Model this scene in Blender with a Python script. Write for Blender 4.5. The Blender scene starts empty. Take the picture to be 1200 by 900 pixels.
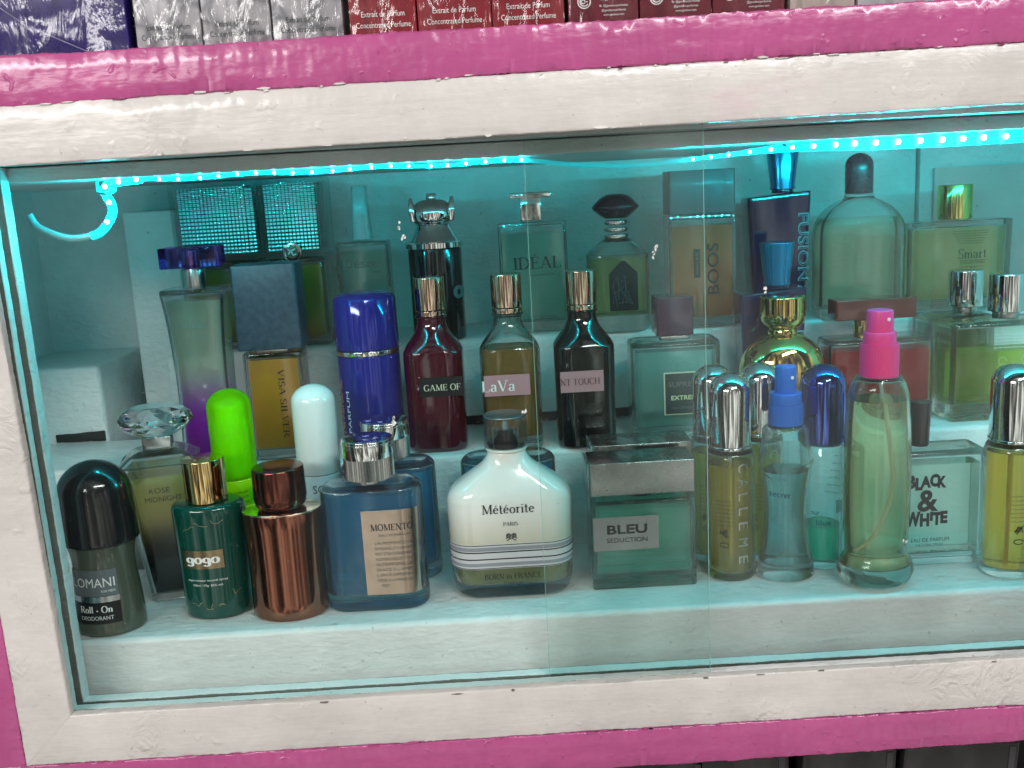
import bpy, bmesh, math, random
from mathutils import Vector, noise, Matrix
random.seed(7)
CM = 0.01
C = bpy.context.scene.collection
sc = bpy.context.scene
R = math.radians

# ------------------------------------------------------------------ camera, world, lamps, exposure
cam_d = bpy.data.cameras.new('camera')
cam = bpy.data.objects.new('camera', cam_d); C.objects.link(cam)
cam_d.sensor_width = 36; cam_d.lens = 36*1150/1200; cam_d.clip_start = .01; cam_d.clip_end = 50
cam.location = (0, -.62, .268)
cam.matrix_world = (Matrix.Translation((0, -.62, .268)) @ Matrix.Rotation(-R(.6), 4, 'Z')
                    @ Matrix.Rotation(R(90-11.5), 4, 'X') @ Matrix.Rotation(-R(3.1), 4, 'Z'))
sc.camera = cam
sc.view_settings.view_transform = 'Standard'; sc.view_settings.look = 'None'
sc.view_settings.exposure = 0.22; sc.view_settings.gamma = 1
sc.render.resolution_x = 1024; sc.render.resolution_y = 768
cy = sc.cycles
cy.use_denoising = True
cy.max_bounces = 22; cy.transmission_bounces = 20; cy.transparent_max_bounces = 40
cy.diffuse_bounces = 3; cy.glossy_bounces = 5
cy.caustics_refractive = True; cy.caustics_reflective = False
cy.sample_clamp_indirect = 4.0; cy.blur_glossy = .6

w = bpy.data.worlds.new('World'); sc.world = w; w.use_nodes = True
nt = w.node_tree; bg = nt.nodes['Background']
tc = nt.nodes.new('ShaderNodeTexCoord'); mp = nt.nodes.new('ShaderNodeMapping')
mp.inputs['Scale'].default_value = (9, 9, 1.2)
nz = nt.nodes.new('ShaderNodeTexNoise'); nz.inputs['Scale'].default_value = 1.0; nz.inputs['Detail'].default_value = 3
cr = nt.nodes.new('ShaderNodeValToRGB')
cr.color_ramp.elements[0].position = .38; cr.color_ramp.elements[0].color = (.03, .028, .028, 1)
cr.color_ramp.elements[1].position = .66; cr.color_ramp.elements[1].color = (.95, .90, .86, 1)
e_ = cr.color_ramp.elements.new(.52); e_.color = (.24, .21, .195, 1)
nt.links.new(tc.outputs['Generated'], mp.inputs[0]); nt.links.new(mp.outputs[0], nz.inputs['Vector'])
nt.links.new(nz.outputs['Fac'], cr.inputs[0]); nt.links.new(cr.outputs[0], bg.inputs[0])
bg.inputs[1].default_value = 1.05

def area(name, loc, target, sx, sy, power, col):
    d = bpy.data.lights.new(name, 'AREA'); d.shape = 'RECTANGLE'; d.size = sx; d.size_y = sy
    d.energy = power; d.color = col
    o = bpy.data.objects.new(name, d); C.objects.link(o); o.location = loc
    o.rotation_euler = (Vector(target)-Vector(loc)).to_track_quat('-Z', 'Y').to_euler()
    return o
area('ceiling_tube_lamp', (.7, -1.35, 1.15), (0, 0, .15), 1.2, .12, 15, (1, .98, .97))
area('left_fill_lamp', (-.95, -1.45, .75), (.25, 0, .15), 1.0, .16, 13, (1, .97, .95))  # added lamp out of view, lowered at left to light the right interior

# ------------------------------------------------------------------ materials
_m = {}
def newmat(name):
    m = bpy.data.materials.new(name); m.use_nodes = True
    return m, m.node_tree, m.node_tree.nodes['Principled BSDF']
def add_bump(nt, p, scale, strength, dist=.001, detail=4, stretch=(1, 1, 1), kind='noise', chain=None):
    tc = nt.nodes.new('ShaderNodeTexCoord'); mp = nt.nodes.new('ShaderNodeMapping')
    mp.inputs['Scale'].default_value = stretch
    if kind == 'noise':
        t = nt.nodes.new('ShaderNodeTexNoise'); t.inputs['Detail'].default_value = detail; out = t.outputs['Fac']
    else:
        t = nt.nodes.new('ShaderNodeTexVoronoi'); out = t.outputs['Distance']
    t.inputs['Scale'].default_value = scale
    b = nt.nodes.new('ShaderNodeBump'); b.inputs['Strength'].default_value = strength; b.inputs['Distance'].default_value = dist
    nt.links.new(tc.outputs['Object'], mp.inputs[0]); nt.links.new(mp.outputs[0], t.inputs['Vector'])
    nt.links.new(out, b.inputs['Height'])
    if chain: nt.links.new(chain.outputs[0], b.inputs['Normal'])
    nt.links.new(b.outputs[0], p.inputs['Normal'])
    return b, out
def plastic(name, col, rough=.25, coat=0., metal=0., trans=0., bump=0, bscale=300, ior=1.45):
    if name in _m: return _m[name]
    m, nt, p = newmat(name)
    p.inputs['Base Color'].default_value = (*col, 1); p.inputs['Roughness'].default_value = rough
    p.inputs['Metallic'].default_value = metal; p.inputs['Coat Weight'].default_value = coat
    p.inputs['Coat Roughness'].default_value = .04
    p.inputs['Transmission Weight'].default_value = trans; p.inputs['IOR'].default_value = ior
    # faint smudges and dust keep every surface from being uniform
    tc = nt.nodes.new('ShaderNodeTexCoord'); n = nt.nodes.new('ShaderNodeTexNoise')
    n.inputs['Scale'].default_value = 130; n.inputs['Detail'].default_value = 6
    mr = nt.nodes.new('ShaderNodeMapRange'); mr.inputs['From Min'].default_value = .35; mr.inputs['From Max'].default_value = .75
    mr.inputs['To Min'].default_value = max(rough-.02, 0); mr.inputs['To Max'].default_value = min(rough+(.05 if metal else .14), 1)
    nt.links.new(tc.outputs['Object'], n.inputs['Vector']); nt.links.new(n.outputs['Fac'], mr.inputs[0])
    nt.links.new(mr.outputs[0], p.inputs['Roughness'])
    if bump: add_bump(nt, p, bscale, bump, .0006)
    _m[name] = m; return m
def metal(name, col, rough=.06, bump=0., bscale=300):
    return plastic(name, col, rough, 0, 1., bump=bump, bscale=bscale)
def glass(name='clear_glass', col=(.93, .98, .97), mixt=.3, rough=.0):
    col = tuple(.8+.2*c for c in col) if name != 'violet_crystal' else col; mixt = mixt if mixt > .45 else mixt*.45
    if name in _m: return _m[name]
    m, nt, p = newmat(name)
    g = nt.nodes.new('ShaderNodeBsdfGlass'); g.inputs['Color'].default_value = (*col, 1); g.inputs['IOR'].default_value = 1.45
    g.inputs['Roughness'].default_value = rough
    t = nt.nodes.new('ShaderNodeBsdfTransparent'); t.inputs['Color'].default_value = (*col, 1)
    mx = nt.nodes.new('ShaderNodeMixShader'); mx.inputs[0].default_value = mixt
    nt.links.new(g.outputs[0], mx.inputs[1]); nt.links.new(t.outputs[0], mx.inputs[2])
    nt.links.new(mx.outputs[0], nt.nodes['Material Output'].inputs['Surface'])
    nt.nodes.remove(p); _m[name] = m; return m
def liquid(name, col, body=.12, col2=None, z0=0, z1=.05, bodycol=None, refr=.92):
    """tinted see-through liquid; with col2 the tint runs from col2 (below z0) to col (above z1)"""
    if name in _m: return _m[name]
    m, nt, p = newmat(name); nt.nodes.remove(p)
    t = nt.nodes.new('ShaderNodeBsdfTransparent'); d = nt.nodes.new('ShaderNodeBsdfTranslucent'); d2 = nt.nodes.new('ShaderNodeBsdfDiffuse')
    a = nt.nodes.new('ShaderNodeAddShader'); mx = nt.nodes.new('ShaderNodeMixShader'); mx.inputs[0].default_value = body
    gl = nt.nodes.new('ShaderNodeBsdfGlossy'); gl.inputs['Roughness'].default_value = .03
    rf = nt.nodes.new('ShaderNodeBsdfRefraction'); rf.inputs['IOR'].default_value = 1.33; rf.inputs['Roughness'].default_value = 0
    rx = nt.nodes.new('ShaderNodeMixShader'); rx.inputs[0].default_value = refr
    nt.links.new(t.outputs[0], rx.inputs[1]); nt.links.new(rf.outputs[0], rx.inputs[2])
    fr = nt.nodes.new('ShaderNodeFresnel'); fr.inputs['IOR'].default_value = 1.2; mg = nt.nodes.new('ShaderNodeMixShader')
    for s in (t, rf, d, d2): s.inputs['Color'].default_value = (*col, 1)
    if bodycol:
        for s in (d, d2): s.inputs['Color'].default_value = (*bodycol, 1)
    if col2:
        tc = nt.nodes.new('ShaderNodeTexCoord'); sp = nt.nodes.new('ShaderNodeSeparateXYZ'); mr = nt.nodes.new('ShaderNodeMapRange')
        mr.interpolation_type = 'SMOOTHSTEP'
        mr.inputs['From Min'].default_value = z0*CM; mr.inputs['From Max'].default_value = z1*CM
        mc = nt.nodes.new('ShaderNodeMix'); mc.data_type = 'RGBA'
        mc.inputs[6].default_value = (*col2, 1); mc.inputs[7].default_value = (*col, 1)
        nt.links.new(tc.outputs['Object'], sp.inputs[0]); nt.links.new(sp.outputs['Z'], mr.inputs[0]); nt.links.new(mr.outputs[0], mc.inputs[0])
        for s in (t, rf, d, d2): nt.links.new(mc.outputs[2], s.inputs['Color'])
    nt.links.new(d.outputs[0], a.inputs[0]); nt.links.new(d2.outputs[0], a.inputs[1])
    nt.links.new(rx.outputs[0], mx.inputs[1]); nt.links.new(a.outputs[0], mx.inputs[2])
    nt.links.new(fr.outputs[0], mg.inputs[0]); nt.links.new(mx.outputs[0], mg.inputs[1]); nt.links.new(gl.outputs[0], mg.inputs[2])
    nt.links.new(mg.outputs[0], nt.nodes['Material Output'].inputs['Surface'])
    _m[name] = m; return m
def paint(name, col, dirt=(.25, .22, .18), rough=.35, bump=.5, brush=(1, 8, 8), lumps=.5, coat=.3, specks=.5, stain=None, drip=55, wrinkle=0):
    """thick brushed enamel: brush ridges, lumps and drips, specks of dirt, worn patches"""
    if name in _m: return _m[name]
    m, nt, p = newmat(name); L = nt.links.new
    tc = nt.nodes.new('ShaderNodeTexCoord')
    n1 = nt.nodes.new('ShaderNodeTexNoise'); n1.inputs['Scale'].default_value = 14; n1.inputs['Detail'].default_value = 8; n1.inputs['Roughness'].default_value = .65
    L(tc.outputs['Object'], n1.inputs['Vector'])
    r1 = nt.nodes.new('ShaderNodeMapRange'); r1.inputs['From Min'].default_value = .3; r1.inputs['From Max'].default_value = .7
    r1.inputs['To Min'].default_value = .0; r1.inputs['To Max'].default_value = 1
    L(n1.outputs['Fac'], r1.inputs[0])
    mc = nt.nodes.new('ShaderNodeMix'); mc.data_type = 'RGBA'
    mc.inputs[6].default_value = (*[c*.86 for c in col], 1); mc.inputs[7].default_value = (*[min(c*1.08, .95) for c in col], 1)
    L(r1.outputs[0], mc.inputs[0]); cur = mc.outputs[2]
    if stain:
        n4 = nt.nodes.new('ShaderNodeTexNoise'); n4.inputs['Scale'].default_value = 9; n4.inputs['Detail'].default_value = 5
        mp4 = nt.nodes.new('ShaderNodeMapping'); mp4.inputs['Location'].default_value = (3, 1, 5); mp4.inputs['Scale'].default_value = (1, 1, 2)
        L(tc.outputs['Object'], mp4.inputs[0]); L(mp4.outputs[0], n4.inputs['Vector'])
        r4 = nt.nodes.new('ShaderNodeMapRange'); r4.inputs['From Min'].default_value = .66; r4.inputs['From Max'].default_value = .78; r4.inputs['To Max'].default_value = .5
        L(n4.outputs['Fac'], r4.inputs[0]); m4 = nt.nodes.new('ShaderNodeMix'); m4.data_type = 'RGBA'; m4.inputs[7].default_value = (*stain, 1)
        L(r4.outputs[0], m4.inputs[0]); L(cur, m4.inputs[6]); cur = m4.outputs[2]
    n2 = nt.nodes.new('ShaderNodeTexNoise'); n2.inputs['Scale'].default_value = 240; n2.inputs['Detail'].default_value = 3
    L(tc.outputs['Object'], n2.inputs['Vector'])
    r2 = nt.nodes.new('ShaderNodeMapRange'); r2.inputs['From Min'].default_value = .705; r2.inputs['From Max'].default_value = .75; r2.inputs['To Max'].default_value = specks
    L(n2.outputs['Fac'], r2.inputs[0]); md = nt.nodes.new('ShaderNodeMix'); md.data_type = 'RGBA'; md.inputs[7].default_value = (*dirt, 1)
    L(r2.outputs[0], md.inputs[0]); L(cur, md.inputs[6]); L(md.outputs[2], p.inputs['Base Color'])
    p.inputs['Roughness'].default_value = rough; p.inputs['Coat Weight'].default_value = coat; p.inputs['Coat Roughness'].default_value = .12
    b1, _ = add_bump(nt, p, 60, bump, .0012, 6, brush)
    b2, _ = add_bump(nt, p, 75, lumps, .002, 2, (1, 1, 1), 'noise', b1)
    # sparse sharp drips
    tcv = nt.nodes.new('ShaderNodeTexVoronoi'); tcv.inputs['Scale'].default_value = drip; tcv.inputs['Randomness'].default_value = 1
    n3 = nt.nodes.new('ShaderNodeTexNoise'); n3.inputs['Scale'].default_value = 90
    L(tc.outputs['Object'], n3.inputs['Vector'])
    va = nt.nodes.new('ShaderNodeVectorMath'); va.operation = 'MULTIPLY_ADD'; va.inputs[1].default_value = (.02,)*3
    L(n3.outputs['Color'], va.inputs[0]); L(tc.outputs['Object'], va.inputs[2]); L(va.outputs[0], tcv.inputs['Vector'])
    r3 = nt.nodes.new('ShaderNodeMapRange'); r3.inputs['From Min'].default_value = .0; r3.inputs['From Max'].default_value = .2
    r3.inputs['To Min'].default_value = 1; r3.inputs['To Max'].default_value = 0
    L(tcv.outputs['Distance'], r3.inputs[0])
    b3 = nt.nodes.new('ShaderNodeBump'); b3.inputs['Strength'].default_value = lumps; b3.inputs['Distance'].default_value = .0012
    L(r3.outputs[0], b3.inputs['Height']); L(b2.outputs[0], b3.inputs['Normal']); L(b3.outputs[0], p.inputs['Normal'])
    if wrinkle:
        # puckered skin of the paint in scattered patches
        w1 = nt.nodes.new('ShaderNodeTexNoise'); w1.inputs['Scale'].default_value = 60; w1.inputs['Detail'].default_value = 4; w1.inputs['Distortion'].default_value = 4
        w2 = nt.nodes.new('ShaderNodeTexNoise'); w2.inputs['Scale'].default_value = 16
        L(tc.outputs['Object'], w1.inputs['Vector']); L(tc.outputs['Object'], w2.inputs['Vector'])
        wr = nt.nodes.new('ShaderNodeMapRange'); wr.inputs['From Min'].default_value = .58; wr.inputs['From Max'].default_value = .7
        wm = nt.nodes.new('ShaderNodeMath'); wm.operation = 'MULTIPLY'
        L(w2.outputs['Fac'], wr.inputs[0]); L(wr.outputs[0], wm.inputs[0]); L(w1.outputs['Fac'], wm.inputs[1])
        b4 = nt.nodes.new('ShaderNodeBump'); b4.inputs['Strength'].default_value = wrinkle; b4.inputs['Distance'].default_value = .004
        L(wm.outputs[0], b4.inputs['Height']); L(b3.outputs[0], b4.inputs['Normal']); L(b4.outputs[0], p.inputs['Normal'])
    _m[name] = m; return m
def emit(name, col, s):
    m, nt, p = newmat(name)
    p.inputs['Base Color'].default_value = (*col, 1); p.inputs['Emission Color'].default_value = (*col, 1)
    p.inputs['Emission Strength'].default_value = s; p.inputs['Roughness'].default_value = .2
    return m

WHITE = paint('white_enamel', (.64, .62, .59), stain=(.62, .42, .47), lumps=.4, bump=.3, brush=(1, 4, 6), wrinkle=.55)
WHITE_IN = paint('case_white_enamel', (.74, .77, .76), brush=(2, 3, 5), lumps=.55, bump=.9, coat=.15, rough=.45)
PINK = paint('pink_enamel', (.45, .078, .24), dirt=(.3, .03, .12), lumps=.5, bump=.4, brush=(1, 3, 3), rough=.3, coat=.45, drip=90)
DIRTY = paint('dirty_track_paint', (.17, .17, .15), dirt=(.05, .05, .04), bump=.8, rough=.7, coat=0, specks=.9)
GLASS = glass()
BLUEGLASS = glass('blue_tinted_glass', (.68, .86, .93), .3)
AQUAGLASS = glass('aqua_tinted_glass', (.80, .95, .93), .3)
CHROME = metal('chrome', (.86, .85, .84), .03)
SILVER = metal('brushed_silver', (.55, .54, .52), .22)
GOLD = metal('gold_metal', (.78, .55, .25), .05)
ROSEGOLD = metal('rose_gold_metal', (.80, .58, .44), .09)
INK = plastic('black_ink', (.012, .012, .014), .45)
DARKINK = plastic('dark_grey_ink', (.05, .06, .06), .5)
WHITEINK = plastic('white_ink', (.82, .82, .80), .45)
BLACK = plastic('black_plastic', (.01, .01, .011), .12, .4)

# ------------------------------------------------------------------ mesh helpers
def mesh_obj(name, verts, faces, mat, parent=None, sharp=35, scale=CM):
    me = bpy.data.meshes.new(name)
    me.from_pydata([(x*scale, y*scale, z*scale) for x, y, z in verts], [], faces)
    me.validate(); me.update()
    if sharp is not None:
        me.polygons.foreach_set('use_smooth', [True]*len(me.polygons))
        me.set_sharp_from_angle(angle=R(sharp))
    if mat: me.materials.append(mat)
    o = bpy.data.objects.new(name, me); C.objects.link(o)
    if parent: o.parent = parent
    return o
class MB:
    def __init__(s): s.v = []; s.f = []
    def add(s, v, f):
        n = len(s.v); s.v += v; s.f += [tuple(i+n for i in q) for q in f]
    def build(s, name, mat, parent=None, sharp=35): return mesh_obj(name, s.v, s.f, mat, parent, sharp)
NC = 6
def ring(w_, d_, r):
    pts = []
    if r == 'e':
        for k in range(4*(NC+1)):
            q, i = divmod(k, NC+1); a = q*math.pi/2 + (i+.5)/(NC+1)*math.pi/2
            pts.append((w_/2*math.cos(a), d_/2*math.sin(a)))
        return pts
    r = max(min(r, w_/2-.001, d_/2-.001), .001)
    for q, (sx, sy) in enumerate(((1, 1), (-1, 1), (-1, -1), (1, -1))):
        for i in range(NC+1):
            a = q*math.pi/2 + i/NC*math.pi/2
            pts.append((sx*(w_/2-r)+r*math.cos(a), sy*(d_/2-r)+r*math.sin(a)))
    return pts
def S(z, w_, d_=None, r='e', ox=0, oy=0): return (z, w_, d_ if d_ is not None else w_, r, ox, oy)
def loft(secs, mb=None, flip=False):
    mb = mb or MB(); n = 4*(NC+1); v = []; f = []
    for z, w_, d_, r, ox, oy in secs: v += [(x+ox, y+oy, z) for x, y in ring(w_, d_, r)]
    for k in range(len(secs)-1):
        for i in range(n):
            a, b = k*n+i, k*n+(i+1) % n; q = (a, b, b+n, a+n)
            f.append(q[::-1] if flip else q)
    bot = tuple(range(n)); top = tuple(range((len(secs)-1)*n, len(secs)*n))
    f += [bot if flip else bot[::-1], top[::-1] if flip else top]
    mb.add(v, f); return mb
def lerp(secs, z):
    if z <= secs[0][0]: s = secs[0]; return (z,)+tuple(s[1:])
    for a, b in zip(secs, secs[1:]):
        if a[0] <= z <= b[0]:
            t = 0 if b[0] == a[0] else (z-a[0])/(b[0]-a[0])
            g = lambda i: a[i]+(b[i]-a[i])*t
            r = 'e' if 'e' in (a[3], b[3]) else g(3)
            return (z, g(1), g(2), r, g(4), g(5))
    s = secs[-1]; return (z,)+tuple(s[1:])
def shrink(s, t):
    return (s[0], max(s[1]-2*t, .05), max(s[2]-2*t, .05), s[3] if s[3] == 'e' else max(s[3]-t, .05), s[4], s[5])
def rnd(secs, e0=.08, e1=None):
    """round the bottom and top edge"""
    e1 = e0 if e1 is None else e1; out = list(secs)
    if e0:
        z = secs[0][0]; out = [shrink(lerp(secs, z), e0)] + [shrink((z+e0*(1-math.cos(a)),)+lerp(secs, z+e0*(1-math.cos(a)))[1:], e0*(1-math.sin(a))) for a in (R(30), R(60), R(90))] + [s for s in secs if s[0] > z+e0+1e-4]
        out[0] = (z,)+out[0][1:]
    if e1:
        z = secs[-1][0]; base = [s for s in out if s[0] < z-e1-1e-4]
        out = base + [shrink((z-e1*(1-math.sin(R(a))),)+lerp(secs, z-e1*(1-math.sin(R(a))))[1:], e1*(1-math.cos(R(a)))) for a in (0, 30, 60)] + [shrink(lerp(secs, z), e1)]
    return out
def dome(z0, z1, w_, d_=None, r='e', hz=None, n=6, flat=.12):
    """straight wall from z0 then a rounded top ending at z1"""
    d_ = d_ or w_; hz = hz or w_/2; out = [(z0, w_, d_, r, 0, 0)]
    for k in range(n+1):
        a = k/n*R(90)*.97; c = max(math.cos(a), flat)
        out.append((z1-hz+hz*math.sin(a)*1., w_*c, d_*c, r if r == 'e' else max(r*c, .05), 0, 0))
    return out
def smooth(pts, n=4):
    """Catmull-Rom through sections"""
    out = []
    for i in range(len(pts)-1):
        p = [pts[max(i-1, 0)], pts[i], pts[i+1], pts[min(i+2, len(pts)-1)]]
        for k in range(n):
            t = k/n; row = []
            for j in (0, 1, 2, 3, 4, 5):
                if j == 3 and p[1][3] == 'e': row.append('e'); continue
                a, b, c, d = (q[j] for q in p)
                row.append(.5*(2*b+(c-a)*t+(2*a-5*b+4*c-d)*t*t+(3*b-a-3*c+d)*t**3))
            out.append(tuple(row))
    out.append(pts[-1]); out.sort(key=lambda s: s[0]); return out
def part(root, name, secs, mat, e0=.06, e1=None, sharp=35):
    return loft(rnd(secs, e0, e1)).build(name, mat, root, sharp)
def box(mb, x0, x1, y0, y1, z0, z1, b=0):
    if b:
        loft(rnd([S(z0, x1-x0, y1-y0, b, (x0+x1)/2, (y0+y1)/2), S(z1, x1-x0, y1-y0, b, (x0+x1)/2, (y0+y1)/2)], b), mb); return mb
    v = [(x, y, z) for z in (z0, z1) for x, y in ((x0, y0), (x1, y0), (x1, y1), (x0, y1))]
    mb.add(v, [(3, 2, 1, 0), (4, 5, 6, 7), (0, 1, 5, 4), (1, 2, 6, 5), (2, 3, 7, 6), (3, 0, 4, 7)]); return mb
def lead(name, x0, x1, y0, y1, z0, z1, mat, parent, b=0):
    return box(MB(), x0, x1, y0, y1, z0, z1, b).build(name, mat, parent)
def vessel(root, secs, t=.22, tb=.7, tt=.25, fill=None, liq=None, gm=None, e0=.15, e1=.2, ztop_in=None, name='glass_body'):
    """glass wall with an inner cavity and the liquid standing in it"""
    out = rnd(secs, e0, e1); mb = loft(out)
    zb, zt = secs[0][0]+tb, (ztop_in or secs[-1][0]-tt)
    zs = sorted({zb, zt} | {s[0] for s in secs if zb < s[0] < zt})
    inner = [shrink(lerp(secs, z), t) for z in zs]
    loft(rnd(inner, .18, .15), mb, True)
    g = mb.build(name, gm or GLASS, root, 40)
    if liq:
        f = fill or zt-.1; z0 = zb+.03
        zs = sorted({z0, f} | {s[0] for s in secs if z0 < s[0] < f})
        loft(rnd([shrink(lerp(secs, z), t+.03) for z in zs], .18, 0)).build('liquid', liq, root, 40)
    return g
def top(name, label, cat, x, y, z, group=None, rz=0, tilt=0):
    o = bpy.data.objects.new(name, None); C.objects.link(o); o.empty_display_size = .02
    o.location = (x*CM, y*CM, z*CM); o.rotation_euler = (0, R(tilt), R(rz))
    o['label'] = label; o['category'] = cat
    if group: o['group'] = group
    return o
def tag(o, label, cat, group=None):
    o['label'] = label; o['category'] = cat
    if group: o['group'] = group
    return o

# ------------------------------------------------------------------ lettering
# serif capitals and small letters as pen strokes: T thick, t thin, c contrast by direction
def arc(cx, cy_, rx, ry, a0, a1, n=12):
    return [(cx+rx*math.cos(R(a0+(a1-a0)*i/n)), cy_+ry*math.sin(R(a0+(a1-a0)*i/n))) for i in range(n+1)]
def _g():
    G = {}
    st = lambda x, h=1, y=0: ('T', [(x, y), (x, h)])
    G['A'] = (.78, [('t', [(.06, 0), (.36, 1)]), ('T', [(.37, 1), (.68, 0)]), ('t', [(.17, .34), (.55, .34)])], [(.06, 0), (.68, 0)])
    G['B'] = (.7, [st(.14), ('c', [(.14, 1)]+arc(.34, .76, .2, .24, 90, -90)+[(.14, .52)]), ('c', [(.34, .52)]+arc(.36, .26, .25, .26, 90, -90)+[(.14, 0)])], [(.12, 0), (.12, 1)])
    G['C'] = (.78, [('c', arc(.42, .5, .35, .5, 42, 318, 20)), ('t', [(.68, .84), (.70, .98)])], [])
    G['D'] = (.82, [st(.14), ('c', [(.14, 1), (.32, 1)]+arc(.34, .5, .38, .5, 90, -90, 16)+[(.14, 0)])], [(.12, 0), (.12, 1)])
    G['E'] = (.66, [st(.14), ('t', [(.14, .98), (.56, .98), (.58, .8)]), ('t', [(.14, .52), (.46, .52)]), ('t', [(.46, .42), (.46, .62)]), ('t', [(.14, .02), (.58, .02), (.61, .22)])], [(.12, 0), (.12, 1)])
    G['F'] = (.62, [st(.14), ('t', [(.14, .98), (.56, .98), (.58, .8)]), ('t', [(.14, .5), (.44, .5)]), ('t', [(.44, .4), (.44, .6)])], [(.14, 0), (.12, 1)])
    G['G'] = (.84, [('c', arc(.42, .5, .35, .5, 42, 318, 20)), st(.68, .4, .12)], [(.68, .4)])
    G['H'] = (.86, [st(.15), st(.7), ('t', [(.15, .5), (.7, .5)])], [(.15, 0), (.15, 1), (.7, 0), (.7, 1)])
    G['I'] = (.34, [st(.17)], [(.17, 0), (.17, 1)])
    G['L'] = (.64, [st(.15), ('t', [(.15, .02), (.56, .02), (.6, .24)])], [(.14, 0), (.15, 1)])
    G['M'] = (.98, [('t', [(.13, 0), (.15, 1)]), ('T', [(.16, 1), (.48, .04)]), ('t', [(.48, .02), (.8, 1)]), st(.83)], [(.13, 0), (.12, 1), (.83, 0), (.86, 1)])
    G['N'] = (.86, [('t', [(.14, 0), (.14, 1)]), ('T', [(.14, 1), (.72, 0)]), ('t', [(.72, 0), (.72, 1)])], [(.14, 0), (.1, 1), (.72, 1)])
    G['O'] = (.84, [('c', arc(.42, .5, .35, .5, 0, 360, 26))], [])
    G['P'] = (.66, [st(.14), ('c', [(.14, 1), (.32, 1)]+arc(.33, .74, .25, .26, 90, -90)+[(.14, .48)])], [(.15, 0), (.12, 1)])
    G['R'] = (.76, [st(.14), ('c', [(.14, 1), (.32, 1)]+arc(.33, .75, .24, .25, 90, -90)+[(.14, .5)]), ('T', [(.36, .5), (.68, 0)])], [(.15, 0), (.12, 1), (.68, 0)])
    G['S'] = (.6, [('c', arc(.3, .75, .21, .24, 30, 250, 12)+arc(.29, .26, .23, .26, 70, -150, 12)), ('t', [(.48, .82), (.49, .97)]), ('t', [(.08, .03), (.09, .2)])], [])
    G['T'] = (.74, [st(.37), ('t', [(.04, .8), (.05, .98), (.69, .98), (.70, .8)])], [(.37, 0)])
    G['U'] = (.84, [('c', [(.16, 1), (.16, .34)]+arc(.43, .32, .27, .32, 180, 360, 12)+[(.7, 1)])], [(.16, 1), (.7, 1)])
    G['V'] = (.78, [('T', [(.1, 1), (.39, 0)]), ('t', [(.39, 0), (.68, 1)])], [(.1, 1), (.68, 1)])
    x = .62
    G['a'] = (.5, [('c', [(.1, .5)]+arc(.22, .46, .14, .16, 140, 0, 8)+[(.36, .06), (.46, .02)]), ('c', [(.36, .36)]+arc(.21, .17, .15, .16, 70, 340, 10))], [])
    G['e'] = (.52, [('c', [(.07, .36), (.44, .36)]+arc(.26, .32, .19, .3, 10, 320, 16))], [])
    G['i'] = (.28, [st(.14, x), ('T', [(.14, .82), (.14, .93)])], [(.14, 0), (.1, x)])
    G['l'] = (.28, [st(.14, 1)], [(.14, 0), (.1, 1)])
    G['m'] = (.9, [st(.14, x), ('c', [(.14, .46)]+arc(.29, .42, .15, .2, 140, 0, 8)+[(.44, 0)]), ('c', [(.44, .46)]+arc(.59, .42, .15, .2, 140, 0, 8)+[(.74, 0)])], [(.14, 0), (.1, x), (.44, 0), (.74, 0)])
    G['n'] = (.62, [st(.14, x), ('c', [(.14, .46)]+arc(.31, .42, .16, .2, 140, 0, 8)+[(.47, 0)])], [(.14, 0), (.1, x), (.47, 0)])
    G['o'] = (.56, [('c', arc(.28, .31, .21, .31, 0, 360, 20))], [])
    G['r'] = (.42, [st(.14, x), ('c', [(.14, .42)]+arc(.28, .46, .12, .14, 150, 50, 6))], [(.14, 0), (.1, x)])
    G['t'] = (.36, [('c', [(.16, .86), (.16, .16)]+arc(.25, .14, .09, .13, 180, 320, 8)), ('t', [(.04, .6), (.32, .6)])], [])
    G['-'] = (.4, [('T2', [(.06, .3), (.32, .3)])], [])
    G['g'] = (.56, [('c', arc(.27, .33, .19, .26, 0, 360, 20)), ('T', [(.46, .6), (.46, -.1)]), ('c', [(.46, -.1)]+arc(.27, -.12, .19, .17, 0, -160, 10))], [])
    G['É'] = (G['E'][0], G['E'][1]+[('t', [(.28, 1.08), (.42, 1.26)])], G['E'][2])
    G['é'] = (G['e'][0], G['e'][1]+[('t', [(.2, .72), (.36, .92)])], G['e'][2])
    return G
GL = _g()
def serif_text(s, thick=.13, thin=.05, track=.04):
    v = []; f = []; x = 0
    def stroke(pts, wf):
        n = len(v)//1; base = len(v)
        for i, p in enumerate(pts):
            a = pts[max(i-1, 0)]; b = pts[min(i+1, len(pts)-1)]
            dx, dy = b[0]-a[0], b[1]-a[1]; l = math.hypot(dx, dy) or 1; dx /= l; dy /= l
            w_ = wf(dx, dy)/2
            v.append((x+p[0]-dy*w_, p[1]+dx*w_)); v.append((x+p[0]+dy*w_, p[1]-dx*w_))
        for i in range(len(pts)-1): f.append((base+2*i, base+2*i+2, base+2*i+3, base+2*i+1))
    for ch in s:
        if ch == ' ': x += .34; continue
        adv, paths, ser = GL.get(ch, GL['I'])
        for k, pts in paths:
            if k == 'T' or k == 'T2': stroke(pts, lambda a, b: thick)
            elif k == 't': stroke(pts, lambda a, b: thin)
            else: stroke(pts, lambda a, b: thin+(thick-thin)*abs(b)**1.5)
        for (sx, sy) in ser:
            yy = sy+(thin/2 if sy == 0 else -thin/2)
            stroke([(sx-.12, yy), (sx+.12, yy)], lambda a, b: thin)
        x += adv+track
    return v, f, x
_fc = {}
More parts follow.
